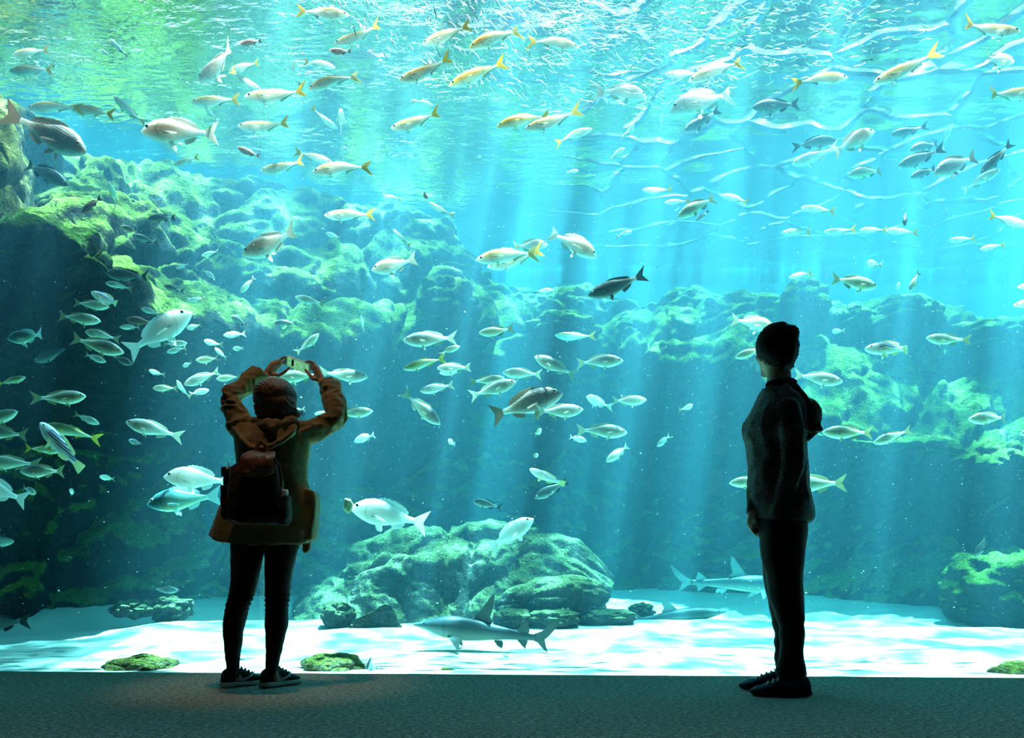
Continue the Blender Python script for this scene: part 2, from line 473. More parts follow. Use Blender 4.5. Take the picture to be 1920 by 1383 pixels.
def loft_rock(name, cols, nu, nv, mat, amp=1.0, seed=0, flip=False):
    K = np.array([[tuple(P(px, py, d)) for py, d in pts] for px, pts in cols])      # columns x points x 3
    # close every section behind its crest
    tail1 = K[:, -1] + np.array([0, 0.5, -0.25]); tail2 = K[:, -1] + np.array([0, 1.2, -2.2])
    foot = K[:, 0] + np.array([0, 0, -0.45])
    K = np.concatenate([foot[:, None], K, tail1[:, None], tail2[:, None]], 1)
    pxs = np.array([c[0] for c in cols], float)
    u = np.interp(np.linspace(pxs[0], pxs[-1], nu), pxs, np.arange(len(pxs)))
    Ku = cr(K, u)                                             # nu x pts x 3
    m = Ku.shape[1]
    seg = np.linalg.norm(np.diff(Ku.mean(0), axis=0), axis=1); s = np.r_[0, np.cumsum(seg)]
    tv = np.interp(np.linspace(0, s[-1], nv), s, np.arange(m))
    A = np.stack([cr(Ku[i], tv) for i in range(nu)], 0)
    n = normals_of(A)
    if flip: n = -n
    q = A.reshape(-1, 3)
    w = q + 0.35 * np.stack([vnoise(q * 0.9, seed + k) for k in range(3)], 1)
    # slabs that dip towards the right, then lumps, then pitting
    dip = np.array([[0.80, 0.25, 0.55], [-0.30, 0.9, 0.1], [-0.52, -0.2, 0.83]])
    sl = w @ dip.T
    f1, f2 = worley(sl * np.array([0.40, 0.65, 1.15]), seed + 3)
    g1, g2 = worley(w * 1.9, seed + 9)
    h1, h2 = worley(w * 5.2, seed + 12)
    d = 0.22 * (0.55 - f1) - 0.12 * np.exp(-((f2 - f1) / 0.07) ** 2)
    d += 0.07 * (0.5 - g1) - 0.04 * np.exp(-((g2 - g1) / 0.1) ** 2)
    d += 0.055 * (0.5 - h1) + 0.10 * fbm(w * 1.3, 3, seed + 20) + 0.03 * fbm(w * 7, 3, seed + 30)
    A = A + n * (amp * d).reshape(nu, nv)[:, :, None]
    return link(name, grid_mesh(name, A), None, mat)

REEF = [
 (-300, [(1150, 6.6), (800, 6.7), (470, 6.4), (400, 7.2), (340, 7.8), (290, 8.3)]),
 (-60,  [(1147, 6.8), (800, 6.9), (462, 6.3), (405, 6.9), (340, 7.7), (285, 8.4)]),
 (60,   [(1142, 7.0), (800, 7.1), (456, 6.3), (405, 6.9), (335, 7.8), (276, 8.45)]),
 (140,  [(1136, 7.2), (800, 7.4), (470, 6.1), (405, 6.9), (330, 7.8), (270, 8.5)]),
 (225,  [(1130, 7.4), (810, 7.8), (520, 6.3), (430, 7.1), (350, 7.9), (272, 8.7)]),
 (300,  [(1125, 7.6), (820, 8.1), (625, 6.7), (520, 7.2), (410, 7.9), (300, 8.9)]),
 (380,  [(1120, 7.9), (850, 8.4), (645, 7.1), (540, 7.5), (420, 8.3), (335, 9.2)]),
 (480,  [(1116, 8.2), (850, 8.7), (640, 7.6), (540, 8.1), (410, 8.9), (322, 9.4)]),
 (620,  [(1112, 8.6), (850, 9.1), (660, 8.0), (560, 8.5), (440, 9.3), (352, 9.9)]),
 (720,  [(1112, 8.9), (850, 9.4), (650, 8.3), (540, 8.8), (440, 9.6), (368, 10.1)]),
 (820,  [(1112, 9.2), (850, 9.7), (615, 9.2), (530, 9.5), (460, 9.9), (402, 10.4)]),
 (900,  [(1112, 9.5), (850, 10.0), (640, 9.5), (570, 9.8), (520, 10.2), (470, 10.6)]),
 (1000, [(1112, 9.8), (900, 10.2), (665, 9.8), (610, 10.1), (575, 10.5), (545, 10.8)]),
 (1150, [(1112, 9.9), (900, 10.3), (655, 9.8), (610, 10.2), (580, 10.5), (550, 10.8)]),
 (1300, [(1112, 9.7), (940, 10.1), (690, 9.5), (625, 10.0), (585, 10.4), (552, 10.7)]),
 (1400, [(1114, 9.4), (950, 9.8), (700, 9.1), (630, 9.7), (580, 10.1), (538, 10.4)]),
 (1500, [(1118, 9.1), (960, 9.5), (800, 8.7), (700, 9.2), (610, 9.8), (545, 10.3)]),
 (1600, [(1124, 8.9), (980, 9.3), (825, 8.5), (730, 9.1), (640, 9.8), (580, 10.3)]),
 (1700, [(1132, 8.7), (1000, 9.1), (835, 8.4), (780, 8.9), (660, 9.7), (572, 10.3)]),
 (1800, [(1142, 8.3), (1010, 8.7), (850, 8.0), (800, 8.5), (690, 9.4), (598, 10.2)]),
 (1900, [(1160, 7.8), (1020, 8.2), (905, 7.7), (840, 8.2), (710, 9.1), (612, 10.0)]),
 (2050, [(1168, 7.5), (1030, 7.8), (905, 7.4), (850, 7.9), (720, 8.8), (618, 9.8)]),
 (2350, [(1172, 7.3), (1030, 7.6), (905, 7.2), (850, 7.7), (720, 8.6), (625, 9.6)]),
]
o = loft_rock('rock_reef', REEF, 760, 250, M_REEF, 1.0, 2)
tag(o, 'huge algae-covered rock reef sloping along the whole back of the tank', 'rock reef')

def boulder(name, c, r, seed, mat, sub=5, amp=0.35, flat=0.0, tilt=0.0, freq=1.6, square=0.0):
    """irregular rock: c centre (world), r = radii"""
    bm = bmesh.new(); bmesh.ops.create_icosphere(bm, subdivisions=sub, radius=1.0)
    v = np.array([x.co[:] for x in bm.verts])
    if square:
        k = (np.abs(v) ** 4).sum(1) ** 0.25
        v = v * (1 - square) + (v / k[:, None]) * square
    off = np.array([seed * 3.17, seed * 1.31, seed * 7.7])
    w = v * freq + off
    f1, f2 = worley(w * 1.1, seed); g1, g2 = worley(w * 3.0, seed + 4)
    d = amp * (0.55 - f1) * 1.2 - 0.25 * amp * np.exp(-((f2 - f1) / 0.1) ** 2) + 0.35 * amp * (0.45 - g1) + 0.28 * amp * fbm(w * 1.2, 4, seed) + 0.08 * amp * fbm(w * 7, 3, seed + 8)
    v = v * (1 + d)[:, None]
    v[:, 2] = np.where(v[:, 2] < -flat, -flat + (v[:, 2] + flat) * 0.25, v[:, 2]) if flat else v[:, 2]
    v = v * np.array(r)
    ct, st = math.cos(tilt), math.sin(tilt)
    v = np.c_[v[:, 0] * ct - v[:, 2] * st, v[:, 1], v[:, 0] * st + v[:, 2] * ct]
    for x, p in zip(bm.verts, v): x.co = p
    me = bpy.data.meshes.new(name); bm.to_mesh(me); bm.free()
    o = link(name, me, None, mat); o.location = c
    return o
def boulder_px(name, px0, px1, py0, py1, d, ry, seed, mat, label, cat='rock', group=None, **kw):
    c = P((px0 + px1) / 2, (py0 + py1) / 2, d)
    o = boulder(name, c, ((px1 - px0) / 2 / F * d, ry, (py1 - py0) / 2 / F * d), seed, mat, **kw)
    return tag(o, label, cat, group)

# tall pillar at the edge of the frame
PIL = [(-220, [(620, 6.9), (520, 6.7), (420, 6.6), (300, 6.6), (215, 6.9), (170, 7.3)]),
       (-60, [(640, 6.8), (520, 6.6), (420, 6.45), (300, 6.5), (205, 6.8), (165, 7.2)]),
       (0, [(620, 6.85), (500, 6.62), (420, 6.5), (300, 6.6), (220, 6.9), (172, 7.2)]),
       (40, [(560, 7.0), (480, 6.8), (420, 6.7), (330, 6.75), (255, 7.0), (195, 7.25)]),
       (64, [(520, 7.25), (470, 7.15), (420, 7.05), (360, 7.1), (300, 7.3), (250, 7.5)]),
       (76, [(510, 7.7), (470, 7.7), (420, 7.6), (380, 7.65), (340, 7.8), (310, 7.9)])]
o = loft_rock('rock_pillar', PIL, 150, 190, M_PILLAR, 0.35, 31)
tag(o, 'tall ochre rock pillar overgrown with brown weed, beside the dark scaly bream', 'rock')
# boulders that crown the reef
for a in (
  (1455, 1545, 528, 640, 9.9, 0.5, 62, 'knobbly boulder on the reef ridge just above the man\'s beanie'),
  (1610, 1760, 566, 660, 10.0, 0.6, 63, 'broad flat-topped boulder on the reef ridge above the striped wrasse'),
  (1560, 1625, 575, 640, 10.1, 0.4, 64, 'small reef boulder wedged between the two bigger ridge boulders'),
  (1780, 1940, 600, 700, 9.6, 0.6, 65, 'pale boulder where the reef ridge runs out of the frame'),
  (1800, 1915, 830, 930, 7.9, 0.4, 66, 'green-topped block hanging at the low outer end of the reef shelf'),
  (1770, 1990, 1030, 1185, 7.5, 0.5, 67, 'rough sunlit rock at the reef foot beside the outer sand'),
  (985, 1120, 585, 660, 9.8, 0.4, 68, 'weedy lump on the reef ridge under the dark fish'),
  (775, 900, 520, 640, 9.3, 0.45, 69, 'rounded reef shoulder beside the pair of gold mackerel'),
):
    boulder_px('reef_boulder', *a[:6], a[6], M_REEF, a[7], group='boulders set on the reef', amp=0.28)

# the pile in the middle of the sand
CEN = [(545, [(1178, 7.6), (1150, 7.7), (1130, 7.9), (1110, 8.1), (1095, 8.3), (1085, 8.5)]),
       (575, [(1180, 7.3), (1150, 7.4), (1110, 7.6), (1085, 7.8), (1065, 8.1), (1052, 8.4)]),
       (640, [(1185, 7.0), (1150, 7.1), (1105, 7.3), (1065, 7.5), (1045, 7.8), (1030, 8.3)]),
       (720, [(1188, 6.95), (1150, 7.1), (1110, 7.25), (1048, 7.35), (1020, 7.8), (1002, 8.3)]),
       (800, [(1188, 6.95), (1150, 7.1), (1110, 7.25), (1048, 7.35), (1018, 7.8), (993, 8.3)]),
       (900, [(1186, 7.0), (1150, 7.1), (1115, 7.25), (1045, 7.4), (1015, 7.8), (990, 8.3)]),
       (980, [(1184, 7.0), (1150, 7.1), (1110, 7.2), (1060, 7.5), (1020, 7.9), (995, 8.3)]),
       (1050, [(1182, 7.05), (1150, 7.15), (1115, 7.25), (1085, 7.6), (1035, 7.9), (1012, 8.3)]),
       (1095, [(1180, 7.2), (1155, 7.3), (1120, 7.4), (1085, 7.7), (1062, 8.0), (1045, 8.4)]),
       (1140, [(1176, 7.5), (1155, 7.6), (1135, 7.7), (1115, 7.9), (1100, 8.2), (1090, 8.5)])]
o = loft_rock('rock_mound', CEN, 380, 200, M_ROCK, 0.62, 77)
tag(o, 'wide craggy rock mound rising from the sand between the two visitors', 'rock')
for a in (
  (930, 1140, 1078, 1170, 7.25, 0.4, 81, 'large rounded boulder at the man\'s side of the central mound', dict(tilt=0.1, amp=0.18, freq=1.2)),
  (990, 1085, 1140, 1178, 6.9, 0.25, 82, 'low flat slab at the foot of the central mound, above the shark\'s tail fin', dict(square=0.6, amp=0.16)),
  (925, 1000, 1140, 1185, 6.9, 0.25, 83, 'low block at the mound foot, just above the shark\'s back fin', dict(square=0.5, amp=0.16)),
  (1080, 1190, 1140, 1172, 7.1, 0.25, 84, 'dark low stone tapering off the mound toward the resting shark', dict(square=0.4, amp=0.16)),
  (1178, 1226, 1130, 1158, 8.0, 0.2, 85, 'small dark rock on the sand behind the resting shark\'s back', {}),
  (604, 664, 1126, 1180, 6.75, 0.22, 86, 'stubby mottled rock on the sand nearest the woman\'s knee', dict(amp=0.3)),
  (215, 292, 1124, 1160, 6.75, 0.2, 88, 'low sandy rock lying in the shade of the reef wall', {}),
  (292, 354, 1118, 1164, 6.9, 0.2, 89, 'broken angular rock beside the low sandy rock in the shade', dict(square=0.5)),
):
    boulder_px('rock', *a[:6], a[6], M_ROCK, a[7], **a[8])
# wedge-shaped rock with a sheer face
def wedge_rock():
    d = 6.55
    out2 = [(656, 1176), (664, 1160), (700, 1143), (722, 1131), (733, 1134), (745, 1160), (760, 1192), (700, 1186)]
    fr = [P(x, y, d) for x, y in out2]; bk = [P(x + (700 - x) * 0.25 + 6, y + 12, d + 0.32) for x, y in out2]
    bm = bmesh.new(); a = [bm.verts.new(p) for p in fr]; b = [bm.verts.new(p) for p in bk]
    n = len(a)
    bm.faces.new(a); bm.faces.new(b[::-1])
    for i in range(n): bm.faces.new((a[(i + 1) % n], a[i], b[i], b[(i + 1) % n]))
    bmesh.ops.recalc_face_normals(bm, faces=bm.faces)
    bmesh.ops.triangulate(bm, faces=bm.faces)
    bmesh.ops.subdivide_edges(bm, edges=bm.edges, cuts=7, use_grid_fill=True, smooth=0.0)
    v = np.array([x.co[:] for x in bm.verts]); bm.normal_update(); nn = np.array([x.normal[:] for x in bm.verts])
    v = v + nn * (0.018 * fbm(v * 9, 4, 5))[:, None]
    for x, p in zip(bm.verts, v): x.co = p
    me = bpy.data.meshes.new('rock'); bm.to_mesh(me); bm.free()
    return tag(link('rock', me, None, M_ROCK), 'wedge-shaped rock with a sheer dark face right in front of the shark\'s snout', 'rock')
wedge_rock()
# stones against the glass
for a in (
  (194, 338, 1228, 1284, 4.95, 0.16, 91, 'long mossy stone against the glass near the woman\'s shoe heel', M_STONE, {}),
  (562, 688, 1224, 1284, 4.92, 0.16, 92, 'rounded mossy stone against the glass past the woman\'s sneaker toe', M_STONE, {}),
  (700, 736, 1252, 1276, 4.88, 0.05, 94, 'small knobbly stone beside the blue-grey shell at the glass', M_STONE, {}),
  (812, 862, 1252, 1278, 4.88, 0.06, 95, 'tiny flat stone barely showing over the carpet edge', M_STONE, {}),
  (1846, 2010, 1240, 1310, 4.72, 0.14, 96, 'mossy stone at the glass in the corner beyond the man', M_STONE, {}),
):
    boulder_px('stone', *a[:6], a[6], a[8], a[7], 'stone', 'stones against the glass', amp=0.18, sub=5, **a[9])
# ------------------------------------------------------------------ people: modelling helpers
class Blob:
    """collects closed overlapping pieces and melts them into one continuous surface"""
    def __init__(s): s.V = []; s.F = []
    def add(s, v, f):
        o = len(s.V); s.V += [tuple(p) for p in v]; s.F += [tuple(o + i for i in q) for q in f]
    def loft(s, rings):
        n = len(rings[0]); v = [p for r in rings for p in r]
        f = [(i * n + j, i * n + (j + 1) % n, (i + 1) * n + (j + 1) % n, (i + 1) * n + j) for i in range(len(rings) - 1) for j in range(n)]
        f += [tuple(range(n - 1, -1, -1)), tuple((len(rings) - 1) * n + j for j in range(n))]
        s.add(v, f)
    def tube(s, pts, rad, n=18, round_ends=(True, True), flat=1.0, up=None):
        """tapered limb through pts; rad per point; flat squashes it along `up`"""
        pts = [Vector(p) for p in pts]
        if round_ends[0]:
            d = (pts[0] - pts[1]).normalized(); r = rad[0]
            pts = [pts[0] + d * r * .98, pts[0] + d * r * .8, pts[0] + d * r * .45] + pts; rad = [r * .2, r * .6, r * .89] + list(rad)
        if round_ends[1]:
            d = (pts[-1] - pts[-2]).normalized(); r = rad[-1]
            pts = pts + [pts[-1] + d * r * .45, pts[-1] + d * r * .8, pts[-1] + d * r * .98]; rad = list(rad) + [r * .89, r * .6, r * .2]
        rings = []; nrm = Vector(up) if up is not None else None
        for i, p in enumerate(pts):
            t = (pts[min(i + 1, len(pts) - 1)] - pts[max(i - 1, 0)]).normalized()
            if nrm is None:
                nrm = t.cross(Vector((0, 0, 1)));
                if nrm.length < .1: nrm = t.cross(Vector((1, 0, 0)))
            nn = (nrm - t * nrm.dot(t)).normalized(); b = t.cross(nn)
            if up is None: nrm = nn
            rings.append([p + nn * math.cos(2 * math.pi * j / n) * rad[i] * flat + b * math.sin(2 * math.pi * j / n) * rad[i] for j in range(n)])
        s.loft(rings)
    def ball(s, c, r, rot=None, n=20, m=14):
        R = rot or Matrix.Identity(3); v = []; c = Vector(c)
        for i in range(m + 1):
            th = math.pi * (i + .001) / (m + .002)
            for j in range(n):
                ph = 2 * math.pi * j / n
                v.append(c + R @ Vector((r[0] * math.sin(th) * math.cos(ph), r[1] * math.sin(th) * math.sin(ph), r[2] * math.cos(th))))
        f = [(i * n + j, i * n + (j + 1) % n, (i + 1) * n + (j + 1) % n, (i + 1) * n + j) for i in range(m) for j in range(n)]
        f += [tuple(range(n - 1, -1, -1)), tuple(m * n + j for j in range(n))]
        s.add(v, f)
    def prism(s, pts, off):
        """polygon (world points) thickened by vector off"""
        n = len(pts); off = Vector(off); v = list(pts) + [Vector(p) + off for p in pts]
        f = [tuple(range(n)), tuple(range(2 * n - 1, n - 1, -1))] + [((i + 1) % n, i, n + i, n + (i + 1) % n) for i in range(n)]
        s.add(v, f)
    def melt(s, name, base, voxel, smooth=6, fn=None):
        me = mesh('tmp', s.V, s.F); o = bpy.data.objects.new('tmp', me); COL.objects.link(o)
        r = o.modifiers.new('r', 'REMESH'); r.mode = 'VOXEL'; r.voxel_size = voxel; r.adaptivity = 0
        if smooth:
            k = o.modifiers.new('s', 'SMOOTH'); k.factor = 0.5; k.iterations = smooth
        dg = bpy.context.evaluated_depsgraph_get()
        res = bpy.data.meshes.new_from_object(o.evaluated_get(dg)); res.name = name
        bpy.data.objects.remove(o)
        n = len(res.vertices); co = np.empty(n * 3); res.vertices.foreach_get('co', co); co = co.reshape(-1, 3)
        if fn is not None:
            nn = np.empty(n * 3); res.vertices.foreach_get('normal', nn); nn = nn.reshape(-1, 3)
            co = co + nn * fn(co)[:, None]
        co = co - np.array(base)
        res.vertices.foreach_set('co', co.reshape(-1).astype(np.float32)); res.update()
        return res

def ring_px(py, xl, xr, D, ry, dy=0.0, n=40, hem=None, pw=1.0):
    """horizontal section whose outline spans pixels xl..xr at height py, D metres away"""
    pts = []
    for j in range(n):
        a = 2 * math.pi * j / n; ca, sa = math.cos(a), math.sin(a)
        ca = math.copysign(abs(ca) ** pw, ca); sa = math.copysign(abs(sa) ** pw, sa)
        px = (xl + xr) / 2 + (xr - xl) / 2 * ca
        pts.append(P(px, py + (hem(px) if hem else 0), D) + Vector((0, dy + ry * sa, 0)))
    return pts

def subdiv(tab, k=5):
    t = np.array(tab, float); u = np.linspace(0, len(t) - 1, (len(t) - 1) * k + 1)
    return cr(t, u)

def shoe(parent, loc, ang, ln, mats, lace_col, mark=None, name='sneaker'):
    """heel at loc, toe along angle ang; mats = upper, sole, lace, mark"""
    B = Blob()
    S = [0, .04, .12, .25, .40, .55, .70, .84, .94, 1.0]
    H = [.060, .088, .098, .098, .094, .080, .060, .048, .040, .022]
    Wd = [.020, .031, .036, .036, .038, .043, .047, .045, .034, .012]
    rings = []
    for s_, h, w in zip(S, H, Wd):
        r = []
        for j in range(24):
            a = 2 * math.pi * j / 24; ca, sa = math.cos(a), math.sin(a)
            r.append(Vector((s_ * ln, w * math.copysign(abs(ca) ** .75, ca), .014 + (h - .014) * (0.5 + 0.5 * sa) if sa > -2 else 0)))
        rings.append(r)
    B.loft(rings)
    up = B.melt('upper', (0, 0, 0), .006, 3)
    B2 = Blob(); rings = []
    for s_, w in zip(S, Wd):
        hh = .030 - .004 * math.sin(s_ * math.pi) + (.012 if s_ > .93 else 0) * 0
        bot = .004 if s_ < .9 else .012 * (s_ - .9) * 10
        rings.append([Vector((s_ * ln * 1.03 - .004, (w + .005) * math.copysign(abs(math.cos(2 * math.pi * j / 24)) ** .7, math.cos(2 * math.pi * j / 24)), bot if math.sin(2 * math.pi * j / 24) < 0 else hh)) for j in range(24)])
    B2.loft(rings); so = B2.melt('sole', (0, 0, 0), .006, 2)
    root = link(name, up, parent, mats[0]); root.location = Vector(loc) - parent.location; root.rotation_euler = (0, 0, ang)
    link('sole', so, root, mats[1])
    B3 = Blob()
    for k in range(4):
        x = (.42 + .085 * k) * ln; z = np.interp(x / ln, S, H) + .001
        w = .022
        B3.tube([(x, -w, z - .012), (x + .004, -w * .5, z - .002), (x + .008, 0, z + .002), (x + .012, w * .5, z - .002), (x + .016, w, z - .012)], [.005] * 5, 8)
    B3.tube([(.40 * ln, -.006, .100), (.38 * ln, -.028, .104), (.36 * ln, -.036, .090)], [.003] * 3, 8)
    B3.tube([(.40 * ln, .006, .100), (.38 * ln, .028, .106), (.37 * ln, .036, .088)], [.003] * 3, 8)
    link('laces', B3.melt('laces', (0, 0, 0), .0025, 1), root, mats[2])
    if mark:
        # light check-shaped emblem on the flanks
        pts = [(.30, .040), (.36, .030), (.44, .028), (.58, .048), (.74, .074), (.56, .056), (.44, .046), (.38, .047), (.345, .058), (.325, .066), (.30, .056)]
        for sd in (-1, 1):
            v = []
            for x, z in pts:
                w = np.interp(x, S, Wd); t = (z - .014) / max(.02, np.interp(x, S, H) - .014)
                y = w * max(.15, 1 - abs(2 * t - 1) ** 2.7) ** .5
                v.append((x * ln, sd * (y + .003), z))
            v2 = [(a, b - sd * .005, c) for a, b, c in v]; n = len(v)
            f = [tuple(range(n)), tuple(range(2 * n - 1, n - 1, -1))] + [((i + 1) % n, i, n + i, n + (i + 1) % n) for i in range(n)]
            me = mesh('emblem', v + v2, f); o = link('emblem', me, root, mats[3], False); tag(o, 'pale check-shaped emblem')
    return root

def cloth(name, c, c2, nscale=60, rough=0.9, bstr=0.35, fleck=None, sheen=0.15):
    m, nt, out = mat_new(name); g = N(nt); tc = g.n('ShaderNodeTexCoord')
    n1 = g.noise(tc.outputs['Object'], nscale, 3, 0.7); n2 = g.noise(tc.outputs['Object'], 300, 2, 0.7)
    col = g.ramp(n1, [(0.3, c), (0.7, c2)])
    if fleck: col = g.mix(g.ramp(n2, [(0.56, 0.0), (0.66, 1.0)]), col, fleck)
    b = g.bsdf(col, rough, 0.15, n2, bstr, 0.004)
    b.node.inputs['Sheen Weight'].default_value = sheen
    b.node.inputs['Sheen Roughness'].default_value = 0.5
    g.l(b, out.inputs[0]); return m
M_SKIN = mat_simple('skin', (.50, .30, .21), 0.55, 0.35, 30, 0.12)
M_JACKET = cloth('olive_jacket', (.20, .135, .055), (.30, .21, .095), 14)
M_LEG = cloth('black_leggings', (.006, .007, .009), (.012, .013, .016), 40)
M_LEATHER = mat_simple('brown_leather', (.16, .055, .030), 0.42, 0.5, 18, 0.4, 0.3, 0.006)
M_PACK = cloth('dark_pack_cloth', (.010, .009, .009), (.022, .018, .016), 40)
M_BLACK = mat_simple('black_shoe', (.010, .011, .013), 0.7, 0.3, 60, 0.3)
M_SOLE = mat_simple('pale_sole', (.62, .62, .55), 0.7, 0.3, 40, 0.12)
M_SOLE2 = mat_simple('dark_sole', (.03, .03, .032), 0.8, 0.2, 40, 0.2)
M_LACE = mat_simple('lace', (.03, .03, .03), 0.8)
M_LACE2 = mat_simple('pale_lace', (.85, .80, .60), 0.8)
M_MARK = mat_simple('emblem_grey', (.55, .55, .56), 0.5)
def hair_mat(name, c0, c1):
    m, nt, out = mat_new(name); g = N(nt); tc = g.n('ShaderNodeTexCoord')
    mp = g.n('ShaderNodeMapping'); mp.inputs['Scale'].default_value = (60, 60, 5); g.l(tc.outputs['Object'], mp.inputs[0])
    n1 = g.noise(mp.outputs[0], 2.0, 4, 0.7)
    g.l(g.bsdf(g.ramp(n1, [(0.3, c0), (0.7, c1)]), 0.42, 0.5, n1, 0.5, 0.01), out.inputs[0]); return m
M_HAIR = hair_mat('brown_hair', (.035, .016, .009), (.20, .085, .040))

def head(B, c, R, s=1.0):
    """skull, jaw, nose, brow, lips, ears; R turns +Y (face) to where the person looks"""
    t = lambda x, y, z: Vector(c) + R @ Vector((x * s, y * s, z * s))
    B.ball(t(0, -.012, .030), (.074 * s, .092 * s, .088 * s), R)
    B.ball(t(0, .012, -.035), (.062 * s, .074 * s, .080 * s), R)
    B.tube([t(0, .062, -.085), t(0, .068, -.100)], [.026 * s, .022 * s])          # chin
    B.tube([t(-.050, .005, -.060), t(0, .066, -.096), t(.050, .005, -.060)], [.020 * s, .022 * s, .020 * s])
    B.tube([t(0, .082, .006), t(0, .098, -.022), t(0, .103, -.032)], [.009 * s, .012 * s, .014 * s])   # nose
    B.tube([t(-.012, .090, -.036), t(.012, .090, -.036)], [.009 * s, .009 * s])
    B.tube([t(-.042, .072, .016), t(0, .084, .018), t(.042, .072, .016)], [.010 * s, .010 * s, .010 * s])  # brow
    B.tube([t(-.020, .078, -.062), t(0, .086, -.060), t(.020, .078, -.062)], [.006 * s, .0075 * s, .006 * s])  # lips
    B.tube([t(-.018, .077, -.070), t(0, .084, -.071), t(.018, .077, -.070)], [.006 * s, .008 * s, .006 * s])
    for sd in (-1, 1):
        B.tube([t(sd * .072, -.012, .014), t(sd * .082, -.022, .012), t(sd * .080, -.024, -.010), t(sd * .074, -.012, -.034)], [.009 * s, .010 * s, .009 * s, .007 * s])
        B.ball(t(sd * .045, .052, -.030), (.022 * s, .022 * s, .022 * s))
def eyes(parent, base, c, R, s=1.0):
    for sd in (-1, 1):
        bm = bmesh.new(); bmesh.ops.create_uvsphere(bm, u_segments=16, v_segments=10, radius=.0125 * s)
        for f in bm.faces: f.material_index = 1 if f.calc_center_median().z > .0085 * s else 0
        bmesh.ops.rotate(bm, verts=bm.verts, cent=(0, 0, 0), matrix=Matrix.Rotation(math.radians(-90), 3, 'X'))
        p = Vector(c) + R @ Vector((sd * .031 * s, .070 * s, .001 * s)) - Vector(base)
        for v in bm.verts: v.co = p + R @ v.co
        me = bpy.data.meshes.new('eye'); bm.to_mesh(me); bm.free(); link('eye', me, parent, [M_EYEW, M_EYEB])
M_EYEW = mat_simple('eye_white', (.7, .7, .68), 0.2); M_EYEB = mat_simple('eye_dark', (.02, .015, .01), 0.1)

# ================================================================== the woman with the phone
DW = 4.07
W = lambda px, py, dy=0.0: P(px, py, DW + dy)
U = DW / F                                   # metres per pixel
WB = Vector((P(485, 1280, DW).x, DW, 0.0))
# --- body (one surface)
LEG_L = [(1000, 430, 497), (1020, 433, 495), (1050, 434, 491), (1080, 434, 484), (1115, 431, 476), (1140, 424, 465), (1170, 419, 458), (1210, 421, 452), (1240, 425, 449), (1262, 426, 447)]
LEG_R = [(1000, 497, 566), (1020, 497, 561), (1050, 498, 552), (1080, 498, 546), (1110, 498, 542), (1140, 499, 540), (1170, 498, 539), (1210, 499, 530), (1240, 499, 523), (1262, 499, 521)]
def leg_rings(tab, D, shrink=0.0, dy=0.0, k=1.05, n=28):
    r = []
    for py, a, b in subdiv(tab, 4):
        w = (b - a) / 2 * D / F - shrink
        r.append(ring_px(py, a + shrink * F / D, b - shrink * F / D, D, max(.01, w * k), dy, n))
    return r
HC = W(516, 748, .02)
RH = Matrix.Rotation(math.radians(14), 3, 'X')          # looks up at the phone
B = Blob()
head(B, HC, RH, .98)
B.tube([W(513, 800, -.01), W(514, 775, .0)], [.056, .050])
torso = [(800, 470, 550, .075), (815, 456, 566, .095), (850, 456, 564, .105), (890, 463, 556, .095), (930, 450, 565, .11), (970, 436, 570, .125), (1010, 432, 566, .12)]
B.loft([ring_px(p, a, b, DW, r, 0, 32) for p, a, b, r in subdiv(torso, 3)])
for tab in (LEG_L, LEG_R): B.loft(leg_rings(tab, DW, .006))
B.tube([W(462, 812), W(434, 745, .07), W(478, 707, .19), W(497, 707, .23)], [.048, .040, .036, .026])
B.tube([W(560, 815), W(632, 783, .07), W(617, 735, .17), W(605, 717, .22)], [.048, .040, .036, .026])
for px, s_ in ((437, 1), (510, 1)):
    B.tube([W(px, 1250, 0), W(px + 4, 1272, .0), W(px + 12, 1279, .03), W(px + 24, 1282, .08)], [.028, .026, .022, .018])
# her hand at the near end of the phone: palm, four fingers, thumb
PH = .29                                                 # the phone's distance beyond her shoulders
B.tube([W(497, 707, .23), W(505, 698, .245), W(515, 686, .265), W(521, 681, .275)], [.026, .030, .031, .024], flat=.55, up=(.65, .1, .6))
for dz, pts in ((0, [(519, 682, .27), (526, 674, .285), (533, 669.5, .285), (538, 670, .275)]),
                (1, [(521, 684, .285), (528, 677, .305), (534, 673.5, .302), (538, 674, .293)]),
                (2, [(520, 688, .30), (527, 681, .318), (533, 677, .316), (537, 678, .306)]),
                (3, [(517, 691, .305), (524, 686, .322), (530, 682, .32), (534, 682, .312)])):
    B.tube([W(*p) for p in pts], [.0098, .0088, .008, .0068], 12)
B.tube([W(511, 703, .25), W(524, 704, .235), W(534, 697, .23), W(543, 689, .232)], [.015, .0125, .0098, .0072], 12)
# the other hand wraps round the far end
B.tube([W(605, 717, .22), W(600, 707, .24), W(594, 696, .26), W(590, 690, .27)], [.026, .031, .031, .025], flat=.55, up=(.8, .1, -.4))
for pts in ([(592, 689, .262), (588, 680, .268), (580, 677, .270), (572, 679.5, .270)],
            [(593, 691, .275), (591, 682, .292), (584, 680, .302), (577, 684, .300)],
            [(594, 694, .290), (592, 687, .308), (586, 685.5, .314), (580, 689, .312)],
            [(595, 699, .300), (592, 692, .316), (587, 691, .320), (582, 694, .318)]):
    B.tube([W(*p) for p in pts], [.0098, .0088, .008, .0068], 12)
B.tube([W(598, 712, .235), W(588, 711, .235), W(580, 702, .250), W(572.5, 692.5, .272)], [.016, .0130, .0105, .0078], 12)
me = B.melt('person', WB, .0055, 3)
woman = link('person', me, None, M_SKIN); woman.location = WB
tag(woman, 'person in olive jacket with a backpack, arms raised to photograph the fish', 'person')
eyes(woman, WB, HC, RH, .98)
